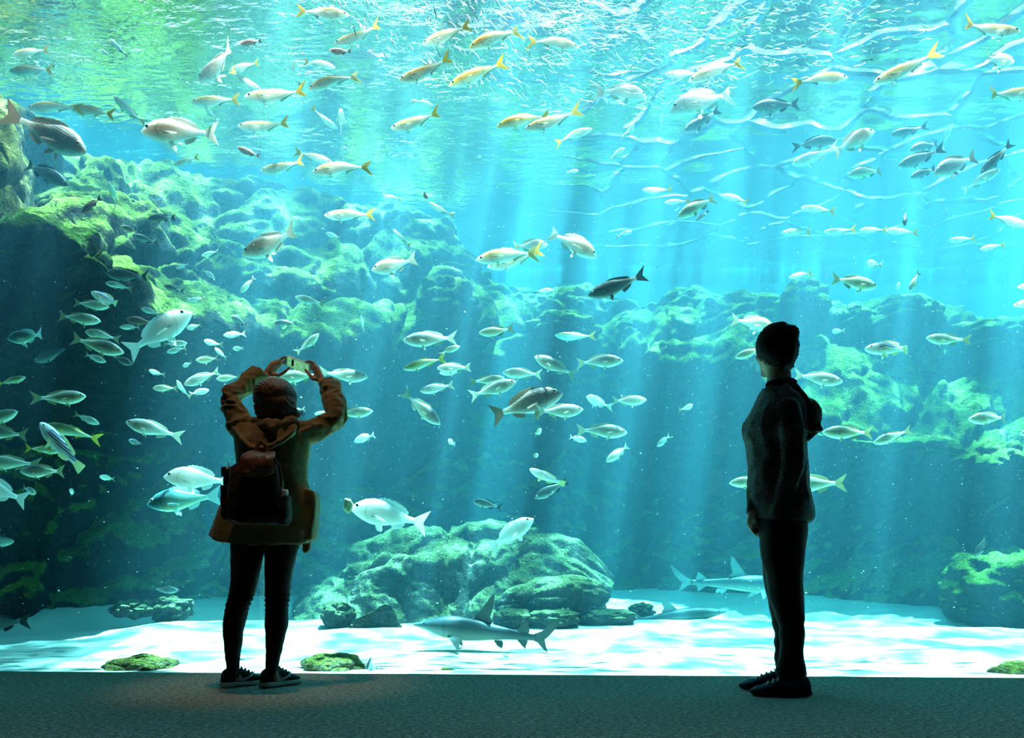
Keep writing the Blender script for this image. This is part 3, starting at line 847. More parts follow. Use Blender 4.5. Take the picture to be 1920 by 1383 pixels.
# --- leggings
B = Blob()
B.loft([ring_px(p, a, b, DW, r, 0, 32) for p, a, b, r in subdiv([(905, 455, 560, .10), (940, 443, 566, .12), (975, 434, 568, .13), (1012, 432, 566, .115)], 3)])
for tab in (LEG_L, LEG_R): B.loft(leg_rings(tab, DW, -.002))
def knee_folds(co):
    kz = P(0, 1128, DW).z
    return .004 * np.exp(-((co[:, 2] - kz) / .05) ** 2) * np.sin(co[:, 2] * 260 + 3 * vnoise(co * 25, 3)) + .0025 * fbm(co * 22, 2, 5)
link('leggings', B.melt('leggings', WB, .007, 3, knee_folds), woman, M_LEG)
# --- jacket
def hem(px): return np.interp(px, [385, 400, 430, 490, 540, 585], [-18, -10, 0, 9, 5, -2])
B = Blob()
rows = [(796, 478, 550, .075), (803, 452, 570, .090), (815, 441, 582, .105), (845, 441, 581, .120), (872, 444, 576, .120), (900, 440, 575, .120), (925, 428, 580, .130), (950, 414, 583, .140), (975, 403, 583, .148)]
R_ = [ring_px(p, a, b, DW, r, 0, 48) for p, a, b, r in subdiv(rows, 3)]
R_.append(ring_px(998, 396, 583, DW, .152, 0, 48, lambda x: hem(x) * .6)); R_.append(ring_px(1018, 391, 582, DW, .155, 0, 48, hem))
B.loft(R_)
B.tube([W(466, 814, 0), W(446, 790, .02), W(437, 765, .045), W(434, 742, .07), W(455, 725, .13), W(480, 704, .20), W(483, 702, .208)], [.070, .060, .055, .054, .050, .052, .054], round_ends=(True, False))
B.tube([W(556, 818, 0), W(582, 810, .02), W(605, 801, .045), W(633, 781, .07), W(626, 750, .13), W(617, 721, .205)], [.070, .060, .056, .056, .054, .055], round_ends=(True, False))
B.tube([W(480, 793, -.06), W(514, 801, -.115), W(548, 793, -.06)], [.030, .036, .030])          # rolled collar
B.prism([W(572, 916, -.06), W(588, 922, -.05), W(590, 936, -.05), W(588, 980, -.05), W(583, 1012, -.05), W(572, 1010, -.06)], (0, .11, 0))   # bulging pocket
B.prism([W(566, 1008, .0), W(581, 1008, .0), W(579, 1030, .0), W(572, 1036, .0), W(567, 1034, .0)], (0, .03, 0))     # loose tab at the hem
def jacket_folds(co):
    up = np.clip((co[:, 2] - P(0, 850, DW).z) / .12, 0, 1)
    w = co * np.array([1, .8, 1]) + .03 * np.stack([vnoise(co * 9, 60 + k) for k in range(3)], 1)
    rid = 1 - np.abs(vnoise(w * 21, 71)) * 1.9
    rid2 = 1 - np.abs(vnoise(w * np.array([15, 10, 32]), 75)) * 1.9
    skirt = vnoise(co * np.array([17, 12, 3.0]), 81)
    return up * (.0085 * rid + .0075 * rid2 - .004) + (1 - up) * .007 * skirt + .0015 * fbm(co * 40, 2, 9)
jacket = link('jacket', B.melt('jacket', WB, .0065, 4, jacket_folds), woman, M_JACKET)
# hood lying on her back
B = Blob()
B.prism([W(436, 802, -.10), W(450, 791, -.08), W(482, 786, -.07), W(516, 800, -.12), W(548, 786, -.07), W(556, 797, -.08), W(548, 812, -.12), W(528, 828, -.14), (W(505, 838, -.145)), W(482, 842, -.145), W(466, 838, -.14), W(450, 822, -.13)], (0, .05, 0))
B.tube([W(437, 803, -.105), W(452, 823, -.14), W(468, 839, -.15), W(486, 842, -.155), W(508, 837, -.15), W(530, 826, -.145), W(550, 809, -.12)], [.010, .012, .013, .014, .013, .012, .010])
link('hood', B.melt('hood', WB, .006, 5, lambda co: .006 * fbm(co * 16, 3, 33)), jacket, M_JACKET)
# fur edging that shows past her cheek
rf = random.Random(3); V, Fc = [], []
for k in range(420):
    c = W(548 + rf.gauss(0, 6), 777 + rf.gauss(0, 4), rf.uniform(-.05, .05)); d = Vector((rf.gauss(.3, .5), rf.gauss(0, .5), rf.gauss(.4, .5))).normalized()
    l = rf.uniform(.018, .035); s_ = d.orthogonal().normalized() * .0012; s2 = d.cross(s_).normalized() * .0012
    o0 = len(V); V += [c + s_ + s2, c - s_ + s2, c - s_ - s2, c + s_ - s2, c + d * l]
    Fc += [(o0, o0 + 1, o0 + 4), (o0 + 1, o0 + 2, o0 + 4), (o0 + 2, o0 + 3, o0 + 4), (o0 + 3, o0, o0 + 4), (o0 + 3, o0 + 2, o0 + 1, o0)]
link('fur_trim', mesh('fur_trim', [Vector(v) - WB for v in V], Fc), jacket, M_HAIR, False)
# hair: short bob with a whorl
B = Blob()
B.ball(W(516, 746, -.005), (.109, .118, .104))
B.ball(W(516, 762, -.035), (.107, .090, .092))
B.tube([W(497, 782, -.05), W(516, 788, -.055), W(536, 781, -.05)], [.040, .044, .040])
whorl = np.array(W(520, 726, -.10))
def strands(co):
    v = co - np.array(HC); th = np.arctan2(co[:, 0] - whorl[0], (co[:, 2] - whorl[2]) - .3 * (co[:, 1] - whorl[1]))
    r = np.linalg.norm(co - whorl, axis=1)
    k = np.clip(r / .05, 0, 1)
    return k * (.0016 * np.sin(th * 38 + 5 * vnoise(co * 14, 2)) + .0010 * np.sin(th * 83 + 6 * vnoise(co * 22, 4))) + .003 * fbm(co * 18, 2, 7)
hair = link('hair', B.melt('hair', WB, .005, 4, strands), woman, M_HAIR)
for k, (px, ang) in enumerate(((417, 48), (491, 54))):
    sl = P(px + 5, 1280, DW); sl.z = 0; sl.y = DW - .04
    shoe(woman, sl, math.radians(ang), .235, (M_BLACK, M_SOLE, M_LACE, M_MARK), None, True)

# --- backpack (rests on her, a thing of its own)
PB = W(478, 930, -.2)
B = Blob()
rows = [(868, 446, 518, .045), (880, 434, 526, .062), (905, 430, 529, .075), (940, 428, 531, .085), (968, 430, 531, .085), (982, 440, 524, .070)]
B.loft([ring_px(p, a, b, DW - .2, r, -.0, 40, pw=.7) for p, a, b, r in subdiv(rows, 3)])
pack = link('backpack', B.melt('backpack', PB, .006, 6, lambda co: .005 * fbm(co * 14, 3, 21)), None, M_PACK); pack.location = PB
tag(pack, 'dark cloth backpack with a brown leather flap on the woman\'s back', 'backpack')
# leather flap
fl_ = []
for i, (py, dy, xl, xr) in enumerate([(862, -.13, 462, 508), (850, -.15, 458, 513), (846, -.20, 456, 515), (850, -.262, 455, 516), (862, -.295, 452, 515), (876, -.305, 446, 514), (888, -.303, 442, 512), (893, -.300, 448, 504)]):
    fl_.append([W(xl + (xr - xl) * t, py + (2 * math.sin(t * 9 + i) if 0 < i < 7 else 0) + (2.5 * abs(2 * t - 1) ** 2 if i < 4 else -2.5 * abs(2 * t - 1) ** 3), dy + .018 * abs(2 * t - 1) ** 2.5) - PB for t in np.linspace(0, 1, 13)])
A = np.array([[tuple(p) for p in r] for r in fl_]); A = cr(A, np.linspace(0, 7, 36)).transpose(1, 0, 2); A = cr(A, np.linspace(0, 12, 48))
A[:, :, 1] -= .006 * fbm(A.reshape(-1, 3) * 22, 3, 8).reshape(A.shape[:2])
o = link('flap', grid_mesh('flap', A), pack, M_LEATHER); sm = o.modifiers.new('thick', 'SOLIDIFY'); sm.thickness = .005; sm.offset = 0
tag(o, 'brown leather flap')
def strap(name, pts, r, parent, base, mat, flat=.35):
    B = Blob(); B.tube([p - base for p in pts], [r] * len(pts), 12, flat=flat, up=(0, 1, 0)); me = mesh(name, B.V, B.F); return link(name, me, parent, mat)
strap('carry_loop', [W(480, 858, -.2), W(482, 836, -.19), W(490, 828, -.185), W(499, 836, -.19), W(502, 858, -.2)], .010, pack, PB, M_LEATHER)
strap('shoulder_strap', [W(470, 864, -.15), W(468, 852, -.135), W(468, 846, -.12)], .022, pack, PB, M_PACK)
strap('shoulder_strap', [W(508, 864, -.15), W(514, 850, -.135), W(517, 842, -.12)], .022, pack, PB, M_PACK)
for k in range(3):
    strap('drawstring', [W(513 + k, 858, -.285), W(521 + 2 * k, 874, -.282), W(525 + 2 * k, 893, -.278), W(526 + k * 1.5, 912, -.272)], .0028, pack, PB, M_LEATHER, 1.0)
for nm, a, b, y0, y1 in (('side_pocket', 417, 438, 912, 975), ('side_pocket', 520, 545, 930, 984)):
    B = Blob(); B.loft([ring_px(p, a + q, b - q, DW - .2, r, .0, 24, pw=.8) for p, q, r in ((y0, 0, .052), ((y0 + y1) / 2, -1, .056), (y1 - 6, 1, .050), (y1, 5, .034))])
    link(nm, B.melt(nm, PB, .005, 4, lambda co: .003 * fbm(co * 30, 2, 6)), pack, M_PACK)
strap('seam', [W(436, 976, -.29), W(447, 981, -.292), W(462, 982.5, -.294), W(480, 983, -.294)], .003, pack, PB, M_LEATHER, 1.0)
# folded umbrella in one side pocket
UB = W(428, 905, -.2)
B = Blob(); B.tube([W(427.5, 918, -.2) - UB, W(427, 900, -.2) - UB, W(427, 890, -.2) - UB], [.021, .022, .020], 20, (False, True))
umb = link('folded_umbrella', mesh('folded_umbrella', B.V, B.F), None, M_PACK); umb.location = UB
tag(umb, 'dark folded umbrella sticking out of the backpack\'s outer side pocket', 'umbrella')
B = Blob(); B.tube([W(427, 893, -.2) - UB, W(425.5, 876, -.2) - UB], [.030, .030], 20, (False, False)); link('handle', mesh('handle', B.V, B.F), umb, mat_simple('umbrella_grip', (.02, .012, .012), 0.4, 0.5))
B = Blob(); B.tube([W(432, 900, -.2) - UB, W(429, 876, -.2) - UB, W(427.5, 866, -.2) - UB], [.0016] * 3, 6); link('wrist_cord', mesh('wrist_cord', B.V, B.F), umb, M_PACK)
# bottle in the other pocket
BB = W(533, 950, -.2)
B = Blob(); B.tube([W(533, 978, -.2) - BB, W(533, 950, -.2) - BB, W(532.5, 938, -.2) - BB, W(532, 933, -.2) - BB], [.030, .031, .029, .018], 24, (False, False))
bot = link('water_bottle', mesh('water_bottle', B.V, B.F), None, mat_simple('dark_bottle', (.015, .04, .038), 0.15, 0.6)); bot.location = BB
tag(bot, 'dark water bottle with a white ribbed cap in the backpack\'s inner side pocket', 'bottle')
v, f = [], []
for i, (py, r) in enumerate(((934, .020), (933, .0215), (920, .0215), (917.5, .018))):
    for j in range(48):
        a = 2 * math.pi * j / 48; q = r * (1 + (.05 if j % 2 else 0)); v.append(W(532, py, -.2) - BB + Vector((q * math.cos(a), q * math.sin(a), 0)))
for i in range(3): f += [(i * 48 + j, i * 48 + (j + 1) % 48, (i + 1) * 48 + (j + 1) % 48, (i + 1) * 48 + j) for j in range(48)]
f += [tuple(range(47, -1, -1)), tuple(144 + j for j in range(48))]
tag(link('cap', mesh('cap', v, f), bot, mat_simple('white_cap', (.85, .83, .78), 0.5), False), 'white ribbed cap')
# --- the phone
PC = W(559, 684, PH)
rx = P(581, 691.5, DW + PH) - P(537.5, 675, DW + PH); rx.normalize()
nrm = (Vector((0, -1, 0)) * math.cos(math.radians(46)) + rx.cross(Vector((0, -1, 0))).normalized() * (-math.sin(math.radians(46))))
if nrm.z > 0: nrm = Vector((0, -1, 0)) * math.cos(math.radians(46)) + rx.cross(Vector((0, -1, 0))).normalized() * math.sin(math.radians(46))
nrm = (nrm - rx * nrm.dot(rx)).normalized(); ry_ = nrm.cross(rx)
def rrect(w, h, r, z, n=6):
    pts = []
    for cx_, cy_, a0 in ((w - r, h - r, 0), (-w + r, h - r, 90), (-w + r, -h + r, 180), (w - r, -h + r, 270)):
        for k in range(n + 1):
            a = math.radians(a0 + 90 * k / n); pts.append(Vector((cx_ + r * math.cos(a), cy_ + r * math.sin(a), z)))
    return pts
def slab(w, h, r, z0, z1):
    a, b = rrect(w, h, r, z0), rrect(w, h, r, z1); n = len(a)
    return a + b, [tuple(range(n - 1, -1, -1)), tuple(range(n, 2 * n))] + [(i, (i + 1) % n, n + (i + 1) % n, n + i) for i in range(n)]
ph = link('smartphone', mesh('smartphone', *slab(.067, .034, .008, -.004, .004)), None, mat_simple('phone_silver', (.72, .73, .74), 0.3, 0.5, metal=0.6), False)
ph.matrix_world = Matrix.Translation(PC) @ Matrix((rx, ry_, nrm)).transposed().to_4x4()
tag(ph, 'silver smartphone with a glowing green picture held up in both hands', 'phone')
m, nt, out = mat_new('phone_picture'); g = N(nt); tc = g.n('ShaderNodeTexCoord'); sp = g.n('ShaderNodeSeparateXYZ'); g.l(tc.outputs['Object'], sp.inputs[0])
nz = g.noise(tc.outputs['Object'], 26, 3, .6, 1.5)
pic = g.ramp(nz, [(.30, (.05, .30, .13)), (.55, (.16, .48, .24)), (.75, (.42, .70, .42))])
fx = g.math('DIVIDE', g.math('ADD', sp.outputs[0], .030), .008); fy = g.math('DIVIDE', g.math('SUBTRACT', sp.outputs[1], .004), .024)
blob = g.math('LESS_THAN', g.math('ADD', g.math('MULTIPLY', fx, fx), g.math('MULTIPLY', fy, fy)), 1.0)
pic = g.mix(blob, pic, (.004, .012, .012))
em = g.n('ShaderNodeEmission'); em.inputs[1].default_value = 1.0; g.l(pic, em.inputs[0]); g.l(em.outputs[0], out.inputs[0])
link('screen', mesh('screen', *slab(.062, .030, .003, .0035, .0046)), ph, m, False)

# ================================================================== the standing man
DM = 3.785
Q = lambda px, py, dy=0.0: P(px, py, DM + dy)
MB_ = Vector((P(1475, 1300, DM).x, DM + .05, 0.0))
NEAR = [(975, 1420, 1512), (1005, 1424, 1512), (1040, 1428, 1508), (1080, 1436, 1507), (1120, 1441, 1507), (1145, 1451, 1507), (1170, 1461, 1507), (1200, 1463, 1507), (1225, 1460, 1507), (1250, 1456, 1509), (1276, 1457, 1511)]
FAR = [(975, 1432, 1521), (1005, 1446, 1514), (1040, 1450, 1511), (1080, 1452, 1513), (1120, 1458, 1518), (1160, 1468, 1524), (1190, 1474, 1525), (1230, 1476, 1522), (1262, 1477, 1520)]
RM = Matrix.Rotation(math.radians(24), 3, 'Z')            # looks into the tank, past his shoulder
MH = Q(1453, 655, .05)
B = Blob()
head(B, MH, RM, 1.0)
B.tube([Q(1462, 735, .05), Q(1460, 690, .05)], [.062, .054])
B.loft([ring_px(p, a, b, DM, r, .06, 32) for p, a, b, r in subdiv([(735, 1440, 1495, .12), (760, 1428, 1504, .17), (800, 1416, 1508, .165), (860, 1422, 1510, .145), (920, 1420, 1516, .15), (985, 1424, 1516, .15)], 3)])
B.loft(leg_rings([(p, a + 6, b - 6) for p, a, b in NEAR], DM, .004, 0, .9)); B.loft(leg_rings([(p, a + 6, b - 6) for p, a, b in FAR], DM, .004, .17, .9))
B.tube([Q(1436, 768, .22), Q(1424, 865, .20), Q(1414, 950, .06), Q(1413, 966, .04)], [.050, .040, .032, .027])
B.tube([Q(1478, 768, -.10), Q(1486, 870, -.12), Q(1464, 955, -.05), Q(1454, 978, .02)], [.050, .042, .034, .028])
for bx, dyy in ((1413, .035), (1452, .03)):
    B.tube([Q(bx, 964, dyy), Q(bx + 0, 978, dyy), Q(bx + 1, 987, dyy)], [.027, .033, .030], flat=.6, up=(.4, 1, 0))
    for k in range(4):
        y0 = -.030 + .020 * k
        B.tube([Q(bx - 1, 986, dyy + y0), Q(bx - 3 + k * .6, 994, dyy + y0 * 1.05), Q(bx + 3, 1000 - k, dyy + y0), Q(bx + 10, 999 - k, dyy + y0 * .9)], [.0105, .0100, .0092, .0080], 12)
    B.tube([Q(bx + 4, 974, dyy - .02), Q(bx + 10, 984, dyy - .035), Q(bx + 12, 992, dyy - .035)], [.014, .0115, .009], 12)
for px, dyy, pz in ((1490, 0.0, 1290), (1498, .17, 1280)):
    B.tube([Q(px, 1262, dyy), Q(px - 4, 1284, dyy), Q(px - 50, 1290, dyy + .03)], [.040, .038, .030])
man = link('person', B.melt('person', MB_, .0065, 3), None, M_SKIN); man.location = MB_
tag(man, 'person in dark beanie and hooded sweatshirt standing still, gazing into the tank', 'person')
eyes(man, MB_, MH, RM, 1.0)
M_HOODIE = cloth('charcoal_fleece', (.012, .013, .014), (.022, .023, .024), 60, fleck=(.38, .38, .35))
M_TROUS = cloth('black_trousers', (.006, .007, .008), (.011, .012, .013), 50)
M_BEANIE = cloth('black_knit', (.006, .007, .009), (.012, .013, .016), 90, bstr=.8)
B = Blob()
B.loft([ring_px(p, a, b, DM, r, .07, 32) for p, a, b, r in subdiv([(930, 1424, 1518, .15), (960, 1420, 1518, .165), (985, 1421, 1518, .165), (1004, 1426, 1513, .15)], 3)])
B.loft(leg_rings(NEAR, DM, 0, 0, .95)); B.loft(leg_rings(FAR, DM, 0, .17, .95))
def tr_folds(co):
    z = co[:, 2]; low = np.clip((P(0, 1130, DM).z - z) / .15, 0, 1)
    return .0032 * low * np.sin(z * 60 + 6 * vnoise(co * 7, 4)) + .006 * fbm(co * 9, 2, 14) * (1 - .5 * low)
trs = link('trousers', B.melt('trousers', MB_, .008, 4, tr_folds), man, M_TROUS)
B = Blob()
rows = [(722, 1438, 1492, .09, .06), (735, 1432, 1502, .13, .06), (760, 1419, 1510, .19, .06), (785, 1406, 1514, .20, .06), (805, 1403, 1516, .195, .06), (832, 1409, 1518, .18, .06), (860, 1412, 1519, .17, .06), (905, 1412, 1520, .17, .06), (930, 1412, 1526, .175, .06), (952, 1415, 1530, .18, .06), (970, 1418, 1529, .18, .06), (979, 1424, 1523, .17, .06)]
B.loft([ring_px(p, a, b, DM, r, dy, 40) for p, a, b, r, dy in subdiv(rows, 3)])
B.tube([Q(1438, 768, .20), Q(1420, 810, .20), Q(1422, 860, .17), Q(1419, 910, .10), Q(1415.5, 962, .04)], [.060, .052, .046, .044, .041], round_ends=(True, False))
B.tube([Q(1478, 770, -.10), Q(1484, 820, -.125), Q(1486, 875, -.125), Q(1470, 930, -.085), Q(1456, 972, -.06)], [.064, .058, .052, .048, .044], round_ends=(True, False))
def hood_folds(co):
    rid = 1 - np.abs(vnoise(co * np.array([12, 12, 6]), 91)) * 1.8
    return .007 * rid - .003 + .004 * fbm(co * 20, 2, 19)
hd = link('hooded_sweatshirt', B.melt('hooded_sweatshirt', MB_, .007, 4, hood_folds), man, M_HOODIE)
B = Blob()
B.prism([Q(1478, 722, -.06), Q(1494, 712, -.04), Q(1510, 729, -.04), Q(1527, 758, -.04), Q(1540, 785, -.04), Q(1541, 800, -.04), Q(1531, 815, -.04), Q(1514, 829, -.04), Q(1500, 815, -.07), Q(1484, 775, -.09)], (0, .22, 0))
B.tube([Q(1446, 728, -.06), Q(1470, 748, -.115), Q(1488, 778, -.125), Q(1505, 800, -.115), Q(1522, 811, -.085), Q(1540, 803, -.04)], [.012, .014, .014, .014, .014, .012])
B.ball(Q(1507, 786, .06), (.078, .12, .100))
link('hood', B.melt('hood', MB_, .007, 6, lambda co: .008 * fbm(co * 13, 3, 23)), hd, M_HOODIE)
B = Blob(); B.tube([Q(1464, 736, .055), Q(1463, 712, .055)], [.074, .064], round_ends=(False, False)); B.tube([Q(1440, 722, .03), Q(1464, 716, -.02), Q(1489, 716, .03)], [.016] * 3)
link('shirt_collar', B.melt('shirt_collar', MB_, .007, 3), man, M_TROUS)
B = Blob()
B.ball(Q(1457, 645, .045), (.100, .108, .098)); B.ball(Q(1460, 662, .04), (.086, .098, .086)); B.ball(Q(1478, 628, .03), (.050, .070, .048)); B.ball(Q(1460, 616, .04), (.045, .06, .026))
B.tube([Q(1466, 688, -.045), Q(1476, 682, .0), Q(1480, 684, .05)], [.022, .022, .022])
def knit(co): return .004 * fbm(co * 14, 3, 41) + .0018 * np.sin(co[:, 2] * 420)
bn_ = link('beanie', B.melt('beanie', MB_, .005, 4, knit), man, M_BEANIE)
M_SUEDE = mat_simple('slate_suede', (.035, .05, .075), 0.85, 0.2, 50, 0.25)
for px, dyy, a in ((1516, -.02, 176), (1517, .16, 172)):
    hp = P(px, 1300, DM); hp.z = 0; hp.y = DM + dyy
    shoe(man, hp, math.radians(a), .275, (M_SUEDE, M_SOLE2, M_LACE2, M_MARK), None, False)

# dim recessed downlight in the ceiling of the hall, above the woman
sd_ = bpy.data.lights.new('ceiling_downlight', 'SPOT'); sd_.energy = 190; sd_.color = (1.0, .72, .45); sd_.spot_size = math.radians(17); sd_.spot_blend = 0.8; sd_.shadow_soft_size = .08
so_ = bpy.data.objects.new('ceiling_downlight', sd_); COL.objects.link(so_); so_.location = (-1.25, 3.55, 6.1)
so_.rotation_euler = (Vector((-1.25, 4.0, 1.4)) - Vector(so_.location)).to_track_quat('-Z', 'Y').to_euler()
# ------------------------------------------------------------------ fish
def fish_mat(name, back, side, belly, stripe=None, zs=(-0.05, 0.01, 0.06), rough=0.32, spec=0.6, bars=None, scale_amp=0.12, head=None, sss=0.06, flesh=0.8):
    m, nt, out = mat_new(name); g = N(nt)
    tc = g.n('ShaderNodeTexCoord'); sep = g.n('ShaderNodeSeparateXYZ'); g.l(tc.outputs['Object'], sep.inputs[0])
    x, z = sep.outputs[0], sep.outputs[2]
    col = g.ramp(g.math('MULTIPLY_ADD', z, 2.0, 0.5), [(0.5 + 2 * zs[0], belly), (0.5 + 2 * zs[1], side), (0.5 + 2 * zs[2], back)])
    if stripe:
        c, z0, wd = stripe
        k = g.math('SUBTRACT', 1.0, g.math('DIVIDE', g.math('ABSOLUTE', g.math('SUBTRACT', z, z0)), wd), clamp=True)
        col = g.mix(k, col, c)
    if bars:
        c, freq, th = bars                       # stripes that run along the flank
        wv = g.math('SINE', g.math('MULTIPLY', g.math('ADD', z, g.math('MULTIPLY', x, 0.12)), freq))
        k = g.math('MULTIPLY', g.math('GREATER_THAN', wv, th), g.math('GREATER_THAN', z, 0.0))
        k = g.math('MULTIPLY', k, g.math('LESS_THAN', x, 0.26))
        col = g.mix(k, col, c)
    if head:
        k = g.ramp(g.math('ADD', x, 0.0), [(0.20, 0.0), (0.36, 1.0)]); col = g.mix(k, col, head)
    # gill cover edge
    gx = g.math('SUBTRACT', g.math('ADD', x, g.math('MULTIPLY', g.math('MULTIPLY', z, z), 4.0)), 0.285)
    gk = g.math('SUBTRACT', 1.0, g.math('DIVIDE', g.math('ABSOLUTE', gx), 0.010), clamp=True)
    col = g.mix(g.math('MULTIPLY', gk, 0.45), col, tuple(c * 0.25 for c in back))
    vo = g.n('ShaderNodeTexVoronoi'); vo.inputs['Scale'].default_value = 60; g.l(tc.outputs['Object'], vo.inputs['Vector'])
    col = g.mix(scale_amp, col, g.ramp(vo.outputs['Distance'], [(0.0, 1.0), (0.8, 0.25)]), 'MULTIPLY')
    b = g.bsdf(col, rough, spec, vo.outputs['Distance'], 0.15, 0.004)
    pb = b.node
    pb.inputs['Subsurface Weight'].default_value = flesh       # pale flesh lets the light through
    pb.inputs['Subsurface Radius'].default_value = (1.0, 0.9, 0.8)
    pb.inputs['Subsurface Scale'].default_value = sss
    g.l(b, out.inputs[0])
    return m
def fin_mat(name, base, tip, alpha=1.0):
    m, nt, out = mat_new(name); g = N(nt)
    tc = g.n('ShaderNodeTexCoord'); sep = g.n('ShaderNodeSeparateXYZ'); g.l(tc.outputs['Object'], sep.inputs[0])
    wv = g.n('ShaderNodeTexWave'); wv.bands_direction = 'Z'; wv.inputs['Scale'].default_value = 26; wv.inputs['Distortion'].default_value = 1.5
    g.l(tc.outputs['Object'], wv.inputs['Vector'])
    col = g.mix(wv.outputs['Fac'], base, tip)
    b = g.bsdf(col, 0.5, 0.4)
    tl = g.n('ShaderNodeBsdfTranslucent'); g.l(col, tl.inputs[0])
    mx = g.n('ShaderNodeMixShader'); mx.inputs[0].default_value = 0.72; g.l(b, mx.inputs[1]); g.l(tl.outputs[0], mx.inputs[2])
    g.l(mx.outputs[0], out.inputs[0])
    return m
M_EYE_W = mat_simple('eye_ring', (0.75, 0.72, 0.6), 0.2, 0.6)
M_EYE_B = mat_simple('eye_pupil', (0.01, 0.01, 0.012), 0.08, 0.8)

PROF = {
 'slim': dict(s=[0, .04, .12, .25, .42, .58, .78, .93, 1],
     t=[.002, .030, .060, .092, .104, .090, .046, .018, .014], b=[-.008, -.034, -.070, -.104, -.116, -.094, -.046, -.018, -.014],
     w=[.006, .026, .042, .060, .064, .052, .026, .011, .006]),
 'deep': dict(s=[0, .04, .10, .20, .34, .50, .70, .88, 1],
     t=[.000, .034, .082, .138, .172, .164, .100, .046, .034], b=[-.016, -.046, -.078, -.116, -.150, -.152, -.100, -.046, -.034],
     w=[.008, .034, .054, .074, .082, .070, .040, .016, .009]),
 'oval': dict(s=[0, .04, .11, .22, .38, .55, .75, .91, 1],
     t=[.002, .036, .072, .114, .138, .126, .072, .036, .030], b=[-.012, -.042, -.078, -.116, -.140, -.126, -.072, -.034, -.028],
     w=[.008, .034, .052, .070, .078, .066, .036, .015, .008]),
 'long': dict(s=[0, .04, .11, .24, .42, .60, .80, .93, 1],
     t=[.004, .038, .066, .094, .108, .094, .062, .048, .048], b=[-.022, -.050, -.080, -.112, -.122, -.104, -.064, -.048, -.048],
     w=[.012, .040, .056, .072, .074, .058, .032, .020, .012]),
}
X0, X1 = 0.5, -0.33
def prof(kind, x):
    p = PROF[kind]; s = (X0 - x) / (X0 - X1)
    return np.interp(s, p['s'], p['t']), np.interp(s, p['s'], p['b']), np.interp(s, p['s'], p['w'])

def bend_pts(v, b):
    v = np.array(v, float)
    t = np.clip(0.25 - v[:, 0], 0, 1)
    v[:, 1] += b * t * t
    return v

def fish_body(kind, b):
    p = PROF[kind]; ns, nr = 30, 20
    sm = lambda tab: np.interp(S, p['s'], tab)
    S = 1 - np.cos(np.linspace(0, 1, ns) * math.pi / 2) ** 1.0
    S = np.linspace(0, 1, ns) ** 1.25
    # smooth the profile tables
    def fine(tab):
        q = np.interp(np.linspace(0, 1, 200) ** 1.25, p['s'], tab)
        k = np.array([1, 3, 5, 7, 5, 3, 1.]); k /= k.sum()
        qq = np.convolve(np.pad(q, 3, 'edge'), k, 'valid'); qq[0] = q[0]
        return np.interp(S, np.linspace(0, 1, 200) ** 1.25, qq)
    T, B, W = fine(p['t']), fine(p['b']), fine(p['w'])
    v = []
    for i in range(ns):
        x = X0 + (X1 - X0) * S[i]
        for j in range(nr):
            a = 2 * math.pi * j / nr
            ca, sa = math.cos(a), math.sin(a)
            z = (T[i] + B[i]) / 2 + (T[i] - B[i]) / 2 * sa
            y = W[i] * math.copysign(abs(ca) ** 0.85, ca)
            v.append((x, y, z))
    f = [(i * nr + j, i * nr + (j + 1) % nr, (i + 1) * nr + (j + 1) % nr, (i + 1) * nr + j) for i in range(ns - 1) for j in range(nr)]
    f += [tuple(range(nr - 1, -1, -1)), tuple((ns - 1) * nr + j for j in range(nr))]
    return bend_pts(v, b), f

def fin_poly(pts, th, b, lean=0.0, origin=None, splay=0.0):
    """flat fin with rounded thickness from an (x, z) outline; splay tips it sideways"""
    c = np.mean(pts, 0)
    v = []
    for sgn in (1, -1):
        for x, z in pts:
            k = 0.25 + 0.75 * min(1, math.hypot(x - c[0], z - c[1]) / 0.08)
            v.append((x, sgn * th * (1.2 - k), z))
    n = len(pts)
    f = [tuple(range(n)), tuple(range(2 * n - 1, n - 1, -1))] + [((i + 1) % n, i, n + i, n + (i + 1) % n) for i in range(n)]
    v = np.array(v, float)
    if origin is not None:
        ox, oy, oz = origin
        # rotate the fin out about its root
        dx = v[:, 0].copy(); dz = v[:, 2].copy()
        v[:, 2] = oz + dz * math.cos(splay)
        v[:, 1] = oy + v[:, 1] + (abs(dz) + 0.6 * np.clip(-dx, 0, 1)) * math.sin(splay)
        v[:, 0] = ox + dx
    return bend_pts(v, b), f

def eye_mesh(kind, side, r, ex, ez, b):
    t, bo, w = prof(kind, ex)
    zc = (t + bo) / 2; hh = (t - bo) / 2
    y = side * w * max(0.2, 1 - ((ez - zc) / hh) ** 2) ** 0.5
    bm = bmesh.new(); bmesh.ops.create_uvsphere(bm, u_segments=16, v_segments=10, radius=r)
    bmesh.ops.rotate(bm, verts=bm.verts, cent=(0, 0, 0), matrix=Matrix.Rotation(math.radians(90), 3, 'X'))
    for f in bm.faces:
        c = f.calc_center_median()
        f.material_index = 1 if (c.x ** 2 + c.z ** 2) ** 0.5 < r * 0.62 else 0
    for v in bm.verts: v.co = Vector((ex + v.co.x, y + v.co.y * 0.55, ez + v.co.z))
    me = bpy.data.meshes.new('eye'); bm.to_mesh(me); bm.free()
    me.materials.append(M_EYE_W); me.materials.append(M_EYE_B)
    return me

def pect(n=7, ln=0.15, wd=0.05):
    pts = [(0, 0.012)]
    for k in range(n + 1):
        a = k / n
        pts.append((-ln * (0.15 + 0.85 * math.sin(a * math.pi * 0.55 + 0.25)), -0.01 + wd * (0.35 - a)))
    pts.append((0, -0.014))
    return pts

